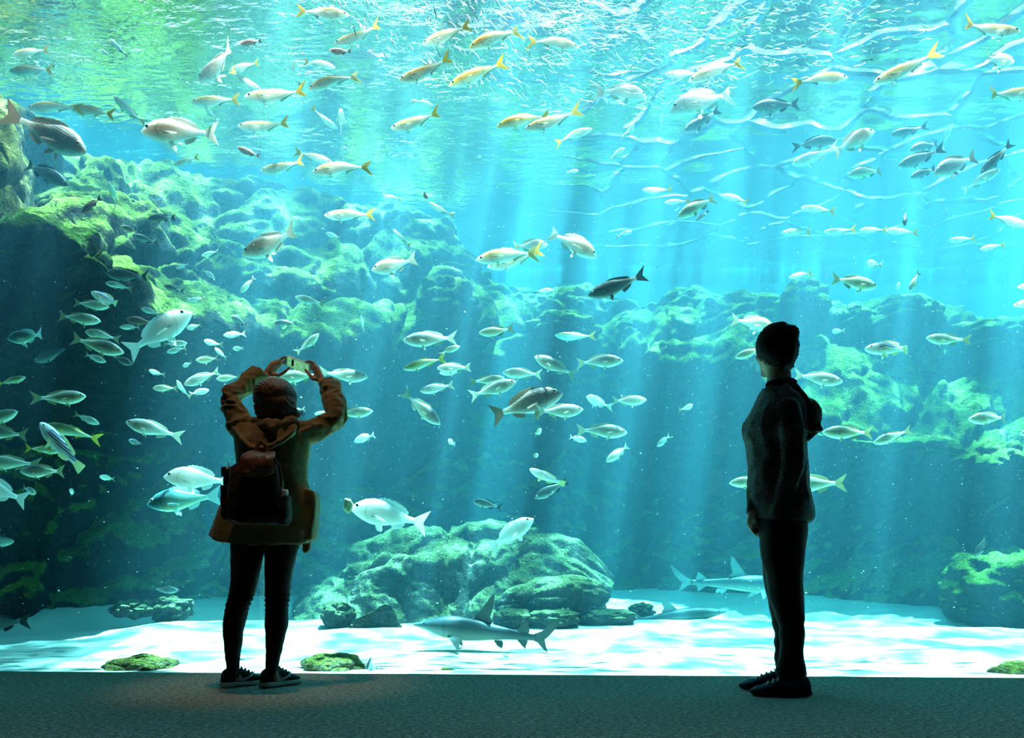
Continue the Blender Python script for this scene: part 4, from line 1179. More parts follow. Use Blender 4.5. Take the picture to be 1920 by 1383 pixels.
SPEC = {
 'slim': dict(tail=[(-.315, .016), (-.36, .050), (-.43, .100), (-.50, .135), (-.455, .060), (-.415, .0), (-.455, -.060), (-.50, -.135), (-.43, -.100), (-.36, -.050), (-.315, -.016)],
    dorsal=[(.12, .04), (.09, .10), (.06, .125), (.02, .108), (-.03, .100), (-.04, .090), (-.06, .105), (-.12, .076), (-.20, .048), (-.29, .024), (-.29, .005), (-.10, .03)],
    anal=[(-.06, -.06), (-.08, -.120), (-.11, -.092), (-.19, -.054), (-.29, -.024), (-.29, -.005), (-.12, -.03)], eye=(.022, .418, .012), pec=(.24, -.02, .15, .045), pel=(.2, -.09, .06)),
 'deep': dict(tail=[(-.315, .036), (-.37, .075), (-.44, .125), (-.50, .165), (-.462, .060), (-.440, 0), (-.462, -.060), (-.50, -.165), (-.44, -.125), (-.37, -.075), (-.315, -.036)],
    dorsal=[(.20, .10), (.19, .172), (.16, .178), (.15, .196), (.12, .190), (.10, .208), (.06, .196), (.04, .206), (0, .190), (-.03, .194), (-.08, .176), (-.14, .156), (-.19, .130), (-.235, .082), (-.22, .04), (0, .08)],
    anal=[(-.04, -.09), (-.07, -.162), (-.12, -.150), (-.18, -.122), (-.22, -.070), (-.18, -.04)], eye=(.026, .405, .042), pec=(.20, -.05, .20, .06), pel=(.12, -.13, .11)),
 'oval': dict(tail=[(-.315, .030), (-.37, .064), (-.44, .108), (-.50, .145), (-.452, .050), (-.428, 0), (-.452, -.050), (-.50, -.145), (-.44, -.108), (-.37, -.064), (-.315, -.030)],
    dorsal=[(.16, .08), (.14, .140), (.10, .156), (.04, .156), (-.02, .146), (-.08, .134), (-.14, .118), (-.20, .094), (-.24, .058), (-.22, .03), (0, .06)],
    anal=[(-.06, -.08), (-.09, -.146), (-.14, -.128), (-.20, -.096), (-.24, -.055), (-.18, -.03)], eye=(.022, .42, .024), pec=(.22, -.03, .15, .05), pel=(.14, -.11, .08)),
 'long': dict(tail=[(-.315, .046), (-.37, .058), (-.44, .076), (-.495, .086), (-.50, .040), (-.497, 0), (-.50, -.040), (-.495, -.086), (-.44, -.076), (-.37, -.058), (-.315, -.046)],
    dorsal=[(.20, .06), (.18, .118), (.08, .138), (-.02, .134), (-.12, .122), (-.20, .110), (-.26, .086), (-.24, .04), (0, .06)],
    anal=[(-.02, -.08), (-.06, -.138), (-.14, -.128), (-.20, -.104), (-.24, -.06), (-.18, -.04)], eye=(.018, .40, .030), pec=(.22, -.03, .15, .07), pel=(.16, -.10, .10)),
}
KIND = {
 'm': ('horse_mackerel', 'slim', fish_mat('mackerel_skin', (.76, .56, .30), (.88, .86, .76), (.94, .95, .95), ((.80, .50, .10), .045, .022), (-.06, .005, .075)), fin_mat('mackerel_fin', (.85, .55, .10), (.80, .70, .45)), fin_mat('mackerel_fin_pale', (.85, .85, .80), (.75, .72, .6)), 'horse mackerel shoaling in the upper water'),
 'g': ('horse_mackerel', 'slim', fish_mat('gold_mackerel_skin', (.62, .36, .04), (.78, .68, .36), (.85, .92, .90), ((.90, .55, .05), .04, .03), (-.06, .0, .07)), fin_mat('gold_fin', (.95, .62, .03), (.95, .70, .12)), fin_mat('gold_fin_pale', (.85, .8, .6), (.75, .65, .35)), 'horse mackerel shoaling in the upper water'),
 'b': ('sea_bream', 'deep', fish_mat('bream_skin', (.58, .47, .43), (.76, .68, .64), (.9, .88, .86), None, (-.12, .0, .14), 0.35, sss=.11), fin_mat('bream_fin', (.90, .80, .72), (.80, .70, .64)), None, 'sea bream of the tank'),
 'W': ('sea_bream', 'deep', fish_mat('white_bream_skin', (.90, .90, .91), (.93, .93, .93), (.94, .94, .94), None, (-.12, .0, .14), 0.4, sss=.15), fin_mat('white_fin', (.95, .94, .92), (.88, .87, .85)), None, 'sea bream of the tank'),
 'k': ('black_bream', 'deep', fish_mat('black_bream_skin', (.18, .155, .15), (.48, .41, .39), (.68, .64, .63), None, (-.15, -.02, .12), 0.4, 0.5, ((.56, .49, .44), 200.0, 0.55), 0.5, sss=.10), fin_mat('black_fin', (.40, .30, .24), (.62, .50, .42)), None, 'dark fish of the tank'),
 'd': ('dark_fish', 'oval', fish_mat('dark_fish_skin', (.05, .065, .07), (.12, .14, .14), (.24, .26, .24), None, (-.12, -.02, .12), 0.45, 0.4), fin_mat('dark_fin', (.07, .085, .09), (.13, .14, .14)), None, 'dark fish of the tank'),
 'n': ('brown_damselfish', 'oval', fish_mat('brown_skin', (.10, .035, .022), (.22, .08, .05), (.26, .12, .08), None, (-.1, 0, .1), 0.5), fin_mat('brown_fin', (.16, .06, .04), (.26, .12, .08)), None, 'brown damselfish'),
 'c': ('grey_chub', 'oval', fish_mat('chub_skin', (.22, .27, .24), (.48, .56, .50), (.78, .84, .70), ((.62, .66, .50), .03, .012), (-.11, .0, .11), 0.32, 0.6), fin_mat('chub_fin', (.45, .47, .34), (.60, .60, .44)), None, 'grey chubs in the lower water'),
 's': ('grey_chub', 'oval', fish_mat('pale_chub_skin', (.36, .42, .44), (.66, .74, .74), (.86, .92, .86), None, (-.11, .0, .11), 0.3, 0.7), fin_mat('pale_chub_fin', (.72, .74, .66), (.62, .66, .58)), None, 'grey chubs in the lower water'),
 'y': ('yellowtail_chub', 'slim', fish_mat('green_skin', (.16, .22, .12), (.42, .55, .40), (.70, .84, .66), ((.65, .65, .15), .03, .015), (-.07, .0, .08), 0.3, 0.7), fin_mat('yellow_fin', (.80, .72, .15), (.70, .66, .25)), None, 'grey chubs in the lower water'),
 'z': ('striped_wrasse', 'long', fish_mat('striped_skin', (.60, .72, .78), (.85, .90, .90), (.94, .95, .93), None, (-.1, .0, .1), 0.35, 0.5, ((.02, .06, .30), 190.0, 0.1), 0.05), fin_mat('striped_fin', (.88, .85, .60), (.80, .78, .55)), None, 'striped white wrasses'),
 'u': ('blunt_bream', 'deep', fish_mat('teal_bream_skin', (.05, .20, .24), (.22, .48, .46), (.62, .80, .62), None, (-.14, .0, .13), 0.35, 0.5, None, 0.12, (.10, .34, .40)), fin_mat('teal_fin', (.45, .70, .72), (.75, .85, .85)), None, 'sea bream of the tank'),
}
_lib = {}
def fish_parts(code, var):
    """list of (part name, mesh, material) for one kind with one of three tail bends"""
    key = (code, var)
    if key in _lib: return _lib[key]
    nm, pk, mb, mf, mf2, grp = KIND[code]
    mf2 = mf2 or mf
    b = (0.0, 0.42, -0.42)[var]
    sp = SPEC[pk]; L = []
    def add(name, vf, mat, smooth=True):
        me = mesh(name, *vf); me.materials.append(mat)
        if smooth: me.polygons.foreach_set('use_smooth', [True] * len(me.polygons))
        L.append((name, me))
    add('body', fish_body(pk, b), mb)
    add('tail_fin', fin_poly(sp['tail'], .010, b), mf, False)
    add('dorsal_fin', fin_poly(sp['dorsal'], .008, b), mf2 if code in 'mg' else mf, False)
    add('anal_fin', fin_poly(sp['anal'], .008, b), mf2 if code in 'mg' else mf, False)
    px_, pz_, pl, pw = sp['pec']
    t, bo, w = prof(pk, px_)
    for sd in (1, -1):
        add('pectoral_fin', fin_poly(pect(7, pl, pw), .005, 0, origin=(px_, sd * w * 0.92, pz_), splay=sd * 0.45), mf2, False)
    vx, vz, vl = sp['pel']
    for sd in (1, -1):
        add('pelvic_fin', fin_poly([(0.03, 0), (0.0, -vl * .55), (-vl * .35, -vl), (-vl * .55, -vl * .7), (-vl * .45, 0.0)], .005, 0, origin=(vx, sd * .02, vz), splay=sd * 0.5), mf2, False)
    r, ex, ez = sp['eye']
    for sd in (1, -1):
        me = eye_mesh(pk, sd, r, ex, ez, b); me.polygons.foreach_set('use_smooth', [True] * len(me.polygons))
        L.append(('eye', me))
    _lib[key] = L
    return L
_small = {}
def fish_small(code, var):
    """one mesh for fish only a few pixels long"""
    key = (code, var)
    if key in _small: return _small[key]
    V, Fc, MI, mats = [], [], [], []
    for name, me in fish_parts(code, var):
        if name in ('eye', 'pelvic_fin'): continue
        o = len(V)
        mt = me.materials[0]
        if mt not in mats: mats.append(mt)
        V += [tuple(v.co) for v in me.vertices]
        for p in me.polygons:
            Fc.append(tuple(o + i for i in p.vertices)); MI.append(mats.index(mt))
    me = mesh(KIND[code][0], V, Fc)
    for mt in mats: me.materials.append(mt)
    me.polygons.foreach_set('material_index', MI)
    me.polygons.foreach_set('use_smooth', [True] * len(Fc))
    _small[key] = me
    return me

def fish(code, hx, hy, tx, ty, d, yaw, label, var=0, tall=1.0, roll=0.0):
    nm, pk, mb, mf, mf2, grp = KIND[code]
    h, t = P(hx, hy, d), P(tx, ty, d)
    ax = h - t; pxl = math.hypot(hx - tx, hy - ty)
    L = ax.length / max(0.12, math.cos(math.radians(yaw)))
    ax.normalize()
    a = math.radians(yaw)
    X = (ax * math.cos(a) + Vector((0, 1, 0)) * math.sin(a)).normalized()
    Z = Vector((0, 0, 1)) - X * X.z
    if Z.length < 0.2: Z = Vector((0, -1, 0.2)) - X * X.dot(Vector((0, -1, 0.2)))
    Z.normalize()
    Y = Z.cross(X)
    R = Matrix((X, Y, Z)).transposed()
    if roll: R = R @ Matrix.Rotation(math.radians(roll), 3, 'X')
    M = Matrix.Translation((h + t) / 2) @ R.to_4x4() @ Matrix.Diagonal((L, L * tall, L * tall, 1))
    if pxl < 44 and L < 0.5 and abs(yaw) < 45:
        o = bpy.data.objects.new(nm, fish_small(code, var)); COL.objects.link(o)
    else:
        o = bpy.data.objects.new(nm, None); o.empty_display_size = 0.05; COL.objects.link(o)
        for name, me in fish_parts(code, var):
            c = bpy.data.objects.new(name, me); COL.objects.link(c); c.parent = o
    o.matrix_world = M
    return tag(o, label, 'fish', grp)

FISH = """
m 23 103 93 92 - 0 0|plump pale mackerel highest along the pillar edge, just above the blue-bellied one
m 15 131 103 132 - 5 0|blue-bellied mackerel with yellow tail swimming above the pillar
s 80 122 90 118 5.9 -70 0|small fish peeking out head-on behind the blue-bellied mackerel's tail
m 52 206 146 190 - -5 0|slender mackerel directly above the dark scaly bream's back
m 126 200 217 216 - 0 0|golden-backed mackerel swimming behind the slender one, above the dark scaly bream
k 168 290 26 222 5.15 -8 0|big dark scaly bream with pale tail, nose down beside the ochre pillar
s 225 193 257 224 5.6 -45 1|small pale fish curving nose-up between golden-backed mackerel and the big pinkish bream
s 212 80 233 102 6.2 -35 1|tiny bent silver fish alone in the green water near the top
s 137 97 148 101 6.3 -30 1|tiny silver crescent of a fish, first of three in the green water
s 163 115 175 118 6.3 -30 1|tiny silver crescent of a fish, lowest of three in the green water
s 192 95 206 106 6.3 -30 1|tiny silver crescent of a fish under the bent silver fish
b 268 250 407 246 5.0 0 0|large pale pinkish sea bream swimming level just above the green reef top
b 364 138 458 112 5.2 25 1|pinkish sea bream with tail turned up, near the upper brown damselfish
m 428 128 488 120 5.6 10 0|mackerel half hidden behind the bream with the upturned tail
n 450 82 492 76 5.6 0 0|reddish-brown damselfish above the bream with the upturned tail
m 488 166 435 141 5.6 10 0|whitish mackerel angled head down below the bream with the upturned tail
m 357 190 451 187 - 0 0|yellow-tailed mackerel straight above the big pale pinkish bream's tail
s 388 204 401 221 6.0 -50 1|tiny turning fish under the yellow-tailed mackerel, above the pinkish bream's tail
m 460 184 577 178 - 0 0|long mackerel with tall yellow tail swimming below the whitish diving one
m 447 240 544 236 - 0 0|yellow-backed mackerel swimming level beside the big pinkish bream's tail
n 447 279 487 294 5.6 -15 1|small brownish fish dipping its tail, just under the yellow-backed mackerel
m 323 307 375 296 6.2 10 0|faint thin mackerel between the pinkish bream and the green reef top
d 126 345 40 300 6.3 0 0|shadowy fish outline under the dark scaly bream, close to the pillar
m 655 28 555 20 - 0 0|mackerel heading for the man's side at the very top, first of its row
m 625 80 719 60 - 5 0|mackerel with bright yellow tail just above the lower brown damselfish
n 618 94 661 101 5.5 0 0|reddish-brown damselfish under the mackerel with bright yellow tail
m 790 78 884 52 - 10 0|pinkish mackerel whitened by glare beside the golden climbing one
g 879 93 980 40 5.2 0 0|deep gold mackerel with steep upward tail in front of the anchovy school
m 627 122 570 113 5.7 15 0|small mackerel diving toward the man's side above the one seen head-on
m 566 136 536 139 5.7 -68 1|mackerel seen nearly head-on with its yellow tail swung aside
m 576 165 670 133 - 5 0|slim mackerel slanting tail-up below the one seen head-on
m 746 148 851 122 - 5 0|mackerel at the edge of the anchovy school, following the yellow-tailed leader
g 841 158 950 118 5.3 5 0|bright-tailed mackerel leading through the lower anchovy school
m 812 194 776 188 6.3 20 0|faint pale mackerel fading into the glare under the anchovy school
s 646 224 632 227 5.5 -78 0|round white fish seen exactly head-on with its fin raised
m 630 233 583 214 6.0 30 0|thin ghostly fish gliding behind the head-on white one
m 731 236 831 224 - 0 0|lone mackerel with golden back in open water below the school
g 930 238 1034 206 5.15 0 0|golden mackerel overlapping its paler companion, mid-water under the school
m 983 243 1088 215 5.0 0 0|paler companion overlapping the golden mackerel under the school
m 622 301 553 287 5.8 10 0|thin mackerel behind and above the pair of pale mackerel
m 486 318 578 311 - 0 0|pale mackerel, the leader of the two over the upper reef slope
m 584 321 693 304 - 0 0|pale mackerel, the larger follower of the two over the upper reef slope
s 903 296 893 292 6.5 -40 0|speck-sized silver fish in open water left by the golden pair
m 1087 87 990 68 - 5 0|mackerel with yellow tail-tip crossing the school toward the man's side
b 1214 178 1120 165 6.2 10 0|blue-grey bream ghosting through the anchovy school
m 1247 136 1318 141 5.7 0 0|brownish mackerel tucked behind the sun-bleached one
m 1292 148 1394 108 5.2 10 0|sun-bleached mackerel, upper of the two white ones under the glare
W 1256 207 1378 166 5.3 5 2|largest sun-bleached white fish, lower of the two under the glare
m 1110 244 1040 260 5.8 0 0|silver mackerel with white tail below the overlapping golden pair
s 1186 243 1176 246 5.8 -75 0|white fish seen head-on beneath the ghosting blue-grey bream
s 1170 284 1141 290 5.9 -40 1|small white curled fish alone in mid-water under the glare
s 1084 323 1061 320 6.2 -30 0|faint little fish below the silver mackerel with white tail
s 1239 220 1238 241 6.0 -55 0|narrow white fish standing upright beside the largest bleached fish
d 1410 202 1500 194 6.5 0 0|dark slate fish with rounded back drifting below the school's outer end
d 1283 243 1346 214 6.9 0 0|dim teal fish sunk in shadow under the largest bleached fish
m 1911 62 1799 54 - 0 0|topmost mackerel near the outer corner, pale back and yellow tail
m 1592 142 1492 148 - 0 0|mackerel swimming level along the school's outer fringe
m 1639 152 1750 112 5.1 5 0|bleached mackerel with yellow tail climbing away from the school's outer fringe
b 1908 108 1830 122 5.5 15 0|silvery translucent bream in the upper outer corner
m 1945 170 1844 186 5.2 0 0|yellow-tailed mackerel cut by the frame below the translucent bream
b 1641 243 1560 288 5.8 5 0|glassy bream rising nose-up with tail in the caustic ripples
d 1566 265 1490 266 6.8 0 0|slate-blue fish behind the glassy rising bream
s 1486 306 1566 284 6.3 5 0|glassy pale fish under the slate-blue one
d 1672 250 1733 244 6.9 0 0|blue-dark fish just inside the bright ripple ring
s 1773 246 1770 272 6.6 -60 0|little upright pale fish inside the bright ripple ring
d 1706 280 1765 264 7.0 0 0|slate fish, highest of the dusky cluster under the ripple ring
d 1685 309 1762 286 6.6 0 0|slate fish in the dusky cluster swimming just ahead of the brown-tailed one
k 1748 328 1834 290 6.0 0 0|brown-tailed dark fish at the heart of the dusky cluster
d 1706 333 1756 314 6.4 0 0|dark fish lowest in the dusky cluster, under the brown-tailed one
c 1588 330 1662 312 6.5 0 0|grey-blue fish with upright tail ahead of the dusky cluster
d 1842 322 1889 277 6.2 10 0|thin dark fish slanting steeply beyond the dusky cluster
s 1866 326 1813 346 6.0 -30 1|white bent fish near the outer edge under the steep dark one
s 1642 321 1628 331 6.6 -20 0|tiny white fish behind the grey-blue one's tail
n 150 396 192 372 6.3 10 0|maroon fish hovering over the green ledge beside the pillar
c 215 352 216 384 6.4 -55 0|blue fish standing upright with white fins spread over the green ledge
d 277 409 330 408 6.6 0 0|dark oval fish above the round dark one on the green slope
d 226 424 260 433 6.6 0 0|slim teal fish skimming the green slope under the maroon fish
d 254 446 292 450 6.4 -35 0|round dark fish low over the green slope
d 200 513 282 522 5.95 0 0|broad dark fish at the lip of the dark overhang
c 199 531 244 538 5.9 0 0|blue-green chub just below the broad dark fish at the overhang
d 307 535 346 546 6.5 0 0|small dark fish against the bright lower green slope
z 168 545 234 577 5.3 10 0|bright white wrasse pointing nose-up at the overhang
c 203 574 140 568 5.6 0 0|chub partly hidden behind the bright white wrasse
c 188 601 110 592 5.4 0 0|chub with open forked tail under the bright white wrasse
u 13 634 91 630 5.2 0 0|stout shiny bream-shaped fish at the outer edge below the overhang
c 157 620 219 634 5.5 0 0|chub squeezed above the long green one
c 231 660 135 634 5.15 0 0|long green chub with tall pale tail, under the squeezed one
c 198 678 156 662 5.7 5 1|chub turning under the long green chub's belly
d 250 684 204 664 5.8 0 0|dim fish trailing just behind the long green chub's nose
n 234 597 292 606 5.7 10 0|dark brown fish right behind the big white bream's back
W 361 586 236 660 4.98 0 0|big white sea bream with raised snout, steepest and brightest of all
c 265 578 302 590 6.0 0 0|bluish chub above the big white bream's back
c 229 616 258 610 6.0 -35 0|small pale chub beside the long dark gap under the overhang
c 350 642 306 646 5.9 0 0|chub directly below the big white bream's belly
c 312 660 350 652 6.1 0 0|dim chub under the one below the white bream's belly
c 352 565 384 558 6.2 -10 0|blue chub just above the big white bream's snout
d 441 600 462 602 6.1 -65 0|dark rounded fish near the reef foot above the woman's forearm
c 390 644 404 642 5.7 -70 1|round pale fish seen from the front above the woman's elbow
s 423 632 457 622 5.8 -35 0|bright chub nearest the reef above the woman's forearm
c 366 674 416 674 5.4 0 0|chub nose-on to the narrow fish, above the woman's raised elbow
s 408 656 420 668 5.7 -60 0|narrow silver fish tail-down beside the nose-on chub
c 442 658 452 648 5.7 -65 0|pale green fish facing out, close to the woman's raised cuff
c 450 548 478 520 6.2 5 0|blue fish diving along the reef near the pane joint
s 330 503 354 494 6.5 0 0|whitish fish grazing on the bright slope
c 403 522 376 502 6.5 0 0|brownish-blue fish nose down on the bright slope
c 348 690 354 676 5.9 -60 0|greenish fish hanging tail-up under the nose-on chub
d 62 676 136 650 6.5 0 0|faint big fish shape lost in the dark water under the stout shiny one
c 378 480 410 470 6.9 0 0|dim small fish over the middle reef slope by the pinkish bream's snout
c 355 620 372 604 6.0 -50 0|dim fish just beyond the big white bream's snout
m 608 404 703 401 - 0 0|mackerel crossing the mid reef above the grey bream
b 452 476 565 442 5.1 5 0|pinkish bream with dark eye over the mid reef, tail raised
b 697 507 782 490 5.3 0 0|greyish bream further along the mid reef, below the lone mackerel
s 722 366 716 367 6.0 -78 0|small white fish facing straight out above the mid reef
m 718 366 752 372 6.2 5 0|small mackerel behind the white fish that faces straight out
n 803 376 788 353 6.0 -30 0|brownish fish tail-up at the reef's crest
m 806 387 844 400 5.7 -40 0|mackerel turning away with yellow tail toward the crest
s 613 442 637 441 6.0 -45 0|little round white fish under the mackerel crossing the mid reef
m 738 433 767 461 6.4 -20 1|thin bent fish sinking along the mid reef
m 892 490 1013 462 5.2 0 0|golden mackerel in front of its twin, mid-picture over the reef
m 913 500 1019 477 5.4 0 0|white mackerel mostly hidden beneath its golden twin
b 1027 459 962 462 6.0 0 0|glassy fish whose nose shows past the golden twins' tails
c 554 557 610 572 5.9 0 0|blue chub with white tail crossing the lower green reef
d 512 605 555 603 6.2 0 0|dark rounded chub near the pane joint over the reef edge
c 598 626 558 664 5.6 0 0|blue chub with tail hanging down above the phone
s 679 595 680 618 5.9 -50 0|slim fish head-up in front of the lowest green ledge
s 755 636 858 635 5.15 0 0|long pale chub with crisp white tail under the lowest green ledge
c 862 648 822 664 5.6 0 0|half-hidden chub right behind the long pale chub's tail
c 898 625 962 618 5.5 0 0|neat chub alone between the long pale chub and the dark fish's shadow
y 755 691 834 668 5.3 0 0|slim greenish chub above the round-headed pale one
s 820 692 883 686 5.2 -15 0|plump pale chub with upright tail touching the slim greenish one
s 824 699 880 689 5.7 0 0|pale belly of a chub peeking below the plump one
d 1103 553 1209 522 5.1 0 0|sharp dark grey fish with forked tail over the central reef ridge
b 1119 481 1032 430 5.3 5 0|translucent bream heading nose-down with pale tail, above the dark grey fish
c 1270 407 1344 364 5.4 0 0|chub with dark back line slanting up toward its pale tail
m 1246 380 1294 376 6.4 0 0|thin faint fish just before the chub with dark back line
m 1205 354 1260 361 6.4 5 0|thin arched fish in the glare, higher than the faint one
m 1350 367 1409 374 6.3 0 0|thin arched fish just past the slanting chub's tail
s 1185 434 1155 441 6.6 0 0|small white dash of a fish in empty water over the ridge
d 1305 412 1328 398 6.3 0 0|small dark fish tucked under the slanting chub's tail
s 1010 546 1046 544 7.4 0 0|faint pale fish over the ridge ahead of the dark grey fish
s 982 566 978 598 7.0 -30 0|faint upright fish against the weedy ridge lump
s 1003 666 1080 706 5.2 0 0|pale chub swimming nose-up, tail against its neighbour's tail
s 1168 677 1080 676 5.3 0 0|pale chub heading for the man, tail against its neighbour's tail
b 1452 612 1370 600 5.8 0 0|faint bream with forked tail going behind the beanie
c 1378 670 1436 652 5.6 0 0|chub half hidden by the man's face
m 1040 629 1116 633 7.2 0 0|thin pale eel-like fish far off at the foot of the ridge
m 1502 389 1568 396 5.9 0 0|slender fish highest of the far shoal above the man
m 1465 435 1524 432 6.2 0 0|first slender fish in the level row of four
m 1543 436 1601 432 6.2 0 0|second slender fish in the level row of four
m 1610 432 1664 430 6.2 0 0|third slender fish in the level row of four
m 1662 430 1721 438 6.2 0 0|last slender fish in the level row of four, passing the dark diver
d 1690 428 1704 388 6.0 -30 0|dark fish diving through the level row of four
m 1777 451 1830 446 5.9 0 0|slender fish following the row of four, nearer the outer edge
m 1836 468 1886 457 5.7 0 0|bright-tailed slender fish trailing last behind the row
m 1930 421 1851 404 5.3 0 0|mackerel leaving past the outer edge with yellow tail behind
m 1479 520 1526 508 5.7 0 0|slender silver fish straight above the man's beanie
c 1648 535 1556 524 5.4 0 0|long grey chub swimming level above the flat-topped boulder
W 1620 497 1652 494 5.6 -40 1|small white bream curling round above the long grey chub
s 1676 537 1690 540 5.6 -70 0|small white fish facing out with spread fins
c 1702 548 1727 506 5.6 -15 0|brownish fish swimming head down beside the one with spread fins
m 1906 539 1975 530 5.3 0 0|golden head of a mackerel entering at the outer edge
m 1902 571 1975 560 5.4 0 0|pale head of a mackerel entering just below the golden one
z 1618 656 1721 647 5.1 0 0|blue-striped white wrasse swimming level below the ridge boulders
c 1738 632 1812 642 5.4 0 0|rosy-grey chub with white eye beside the blue-striped wrasse
s 1556 624 1582 618 6.4 -40 1|whitish curled fish on the ridge behind the beanie
y 50 707 -8 720 5.2 0 0|greenish chub nose-up leaving a tail beyond the outer edge
c 162 742 68 750 5.05 0 0|grey chub with tall tail, clear in the dark water above the striped swimmer
c 32 770 -50 800 5.3 0 0|green-grey chub entering nose-up under the greenish one
c -45 806 52 816 5.2 0 0|chub with only its pale tail half in the frame
z 72 790 158 882 4.96 0 0|blue-striped white fish diving tail-first in the dark water
y 88 794 180 822 5.3 0 0|yellow-tailed chub crossing behind the blue-striped diving fish
y 118 844 46 840 5.4 0 0|green chub behind the belly of the blue-striped diving fish
c -30 866 66 868 5.4 0 0|chub at the edge above the white half-seen bream
c 35 882 124 884 5.2 0 0|grey chub passing under the blue-striped diving fish
W -62 898 48 938 5.0 0 0|white bream half out of the frame at the outer edge
c 74 926 36 912 5.5 -30 0|round teal chub behind the half-seen white bream's tail
c 142 920 132 924 5.6 -75 0|chub facing straight out with spread fins in the dark water
c 196 895 206 896 5.5 -75 0|ball-shaped pale chub between the wrasse's tail and the big white fish
c 185 794 140 776 6.0 0 0|dim dark chub above the yellow-tailed one
s 237 791 335 816 5.05 0 0|cream chub swimming alone toward the pillar side, dark water around it
d 250 828 260 830 6.0 -75 0|dim fish facing out just below the lone cream chub
s 287 698 296 699 5.6 -75 0|small pale chub facing out above the oval green one
c 286 727 333 728 5.4 0 0|oval green chub touching the narrow one
s 347 722 411 694 5.15 0 0|bright chub with raised tail close to the woman's sleeve
s 394 732 352 738 5.5 -15 0|chub showing below the bright one with raised tail
c 338 716 343 742 5.6 -50 0|narrow chub tail-down between the oval and the bright one
c 405 710 452 706 5.5 0 0|round chub disappearing behind the woman's sleeve
W 310 894 434 902 4.95 0 0|pearly bream with its tail behind the backpack
u 278 946 406 926 5.1 -5 0|blunt-headed teal bream under the pearly bream
c 28 1014 -40 1018 6.3 0 0|faint teal fish near the bottom of the dark outer water
c 490 702 528 702 5.5 0 0|round pale fish behind the woman's thumb
c 518 706 604 704 5.5 0 0|big pale chub seen beneath the phone
s 690 706 602 702 5.2 0 0|pale chub gliding away behind the woman's wrist
c 699 770 626 778 5.5 0 0|glassy chub emerging behind the woman's elbow
s 538 772 572 766 5.5 0 0|white-tailed fish behind the woman's hair
s 590 776 636 778 5.8 0 0|faint fish seen inside the bend of the woman's arm
W 665 829 704 812 5.6 -20 0|small white bream hovering beside the woman's sleeve
s 826 796 758 736 5.15 0 0|sea-green chub diving nose-down between woman and dark grouper
s 788 734 851 720 5.3 0 0|pale chub under the plump pair, tail up
s 968 716 880 742 5.2 0 0|white-bellied chub following its shadowy twin toward the man
c 946 709 882 718 5.6 0 0|shadowy twin just above the white-bellied chub
k 1055 738 920 778 5.2 0 0|large dark grouper-like fish, dark back and pale belly, mid-water
s 842 828 852 830 5.7 -75 0|silver chub facing out alone below the diving sea-green chub
W 656 950 803 982 5.0 0 0|big white bream nibbling at a floating scrap beside the woman's coat
W 1000 972 918 1028 5.05 -10 0|big white bream nose-up over the rocky mound
d 885 938 942 952 6.6 0 0|faint dark fish beyond the big white bream over the mound
s 942 697 1016 703 5.4 0 0|pale chub with pink-tinged tail above the dark grouper-like fish
s 1094 766 1002 776 5.1 0 0|pale chub right under the dark grouper-like fish's nose
W 1098 746 1142 762 5.5 -35 1|round white bream turning in front of the slim pale chub
s 1213 748 1143 755 5.4 0 0|slim pale chub at the far end of the trio, toward the man
c 1014 809 1003 811 5.6 -75 0|round chub facing out under the dark grouper-like fish
s 1099 828 1064 816 5.5 -30 0|round chub tucked behind the forked tail of a larger one
s 1177 810 1083 804 5.2 0 0|larger chub with open forked tail and brassy back
s 1136 866 1182 832 5.5 0 0|chub pointing nose-down with upright tail below the brassy one
c 1294 763 1284 765 5.7 -75 0|chub facing out with raised fins, nearest to the man's chest
s 1230 838 1258 814 5.8 -30 0|small chub angled down between the brassy one and the man
c 1008 855 1000 852 5.7 -75 0|chub facing out directly above the white wrasse
z 993 880 1053 908 5.3 -20 1|chalk-white wrasse with yellow tail tip
d 1002 934 1066 900 6.4 0 0|glassy fish ghosting beneath the chalk-white wrasse
c 1368 905 1442 900 5.4 0 0|chub nose peeking out before the man's sleeve
c 1462 908 1585 906 5.3 0 0|chub with open tail behind the man's back pocket
s 1578 717 1490 701 5.2 0 0|white-tailed chub swimming out from behind the man's neck
c 1543 809 1635 812 5.2 0 0|grey-blue chub right beside the hood of the man
c 1638 830 1702 808 5.4 0 0|blue chub following behind the one beside the hood
c 1815 786 1898 780 5.3 0 0|grey chub with red-edged back above the low outer shelf
c 1910 814 1965 800 5.3 0 0|blue chub cut by the outer edge over the shelf
d 1826 1044 1858 1000 6.2 0 0|dim blue fish slanting upward above the outer sand
d 334 1106 282 1104 6.5 0 0|shadowy speckled fish resting over the rocks in the shade
d -60 1172 54 1164 6.0 0 0|dark-tailed fish lying on the shaded sand at the outer edge
"""
TARGET = dict(m=.34, g=.36, b=.5, W=.5, k=.55, d=.42, n=.2, c=.36, s=.36, y=.38, z=.42, u=.6)
rr = random.Random(11)
for line in FISH.strip().split('\n'):
    a, label = line.split('|')
    code, hx, hy, tx, ty, d, yaw, var = a.split()
    hx, hy, tx, ty, yaw, var = float(hx), float(hy), float(tx), float(ty), float(yaw), int(var)
    pxl = math.hypot(hx - tx, hy - ty) / max(.15, math.cos(math.radians(yaw)))
    d = F * TARGET[code] / pxl if d == '-' else float(d)
    d = min(max(d, 4.95), 7.5)
    if min(hy, ty) < 700: d = min(d, 0.97 * (SURF_Z - EYE - 0.12) * F / (HY - (min(hy, ty) - 0.16 * pxl)))
    if yaw == 0: yaw = rr.uniform(-9, 9)
    if var == 0 and rr.random() < 0.5: var = rr.choice((1, 2))
    fish(code, hx, hy, tx, ty, d, yaw, label, var)

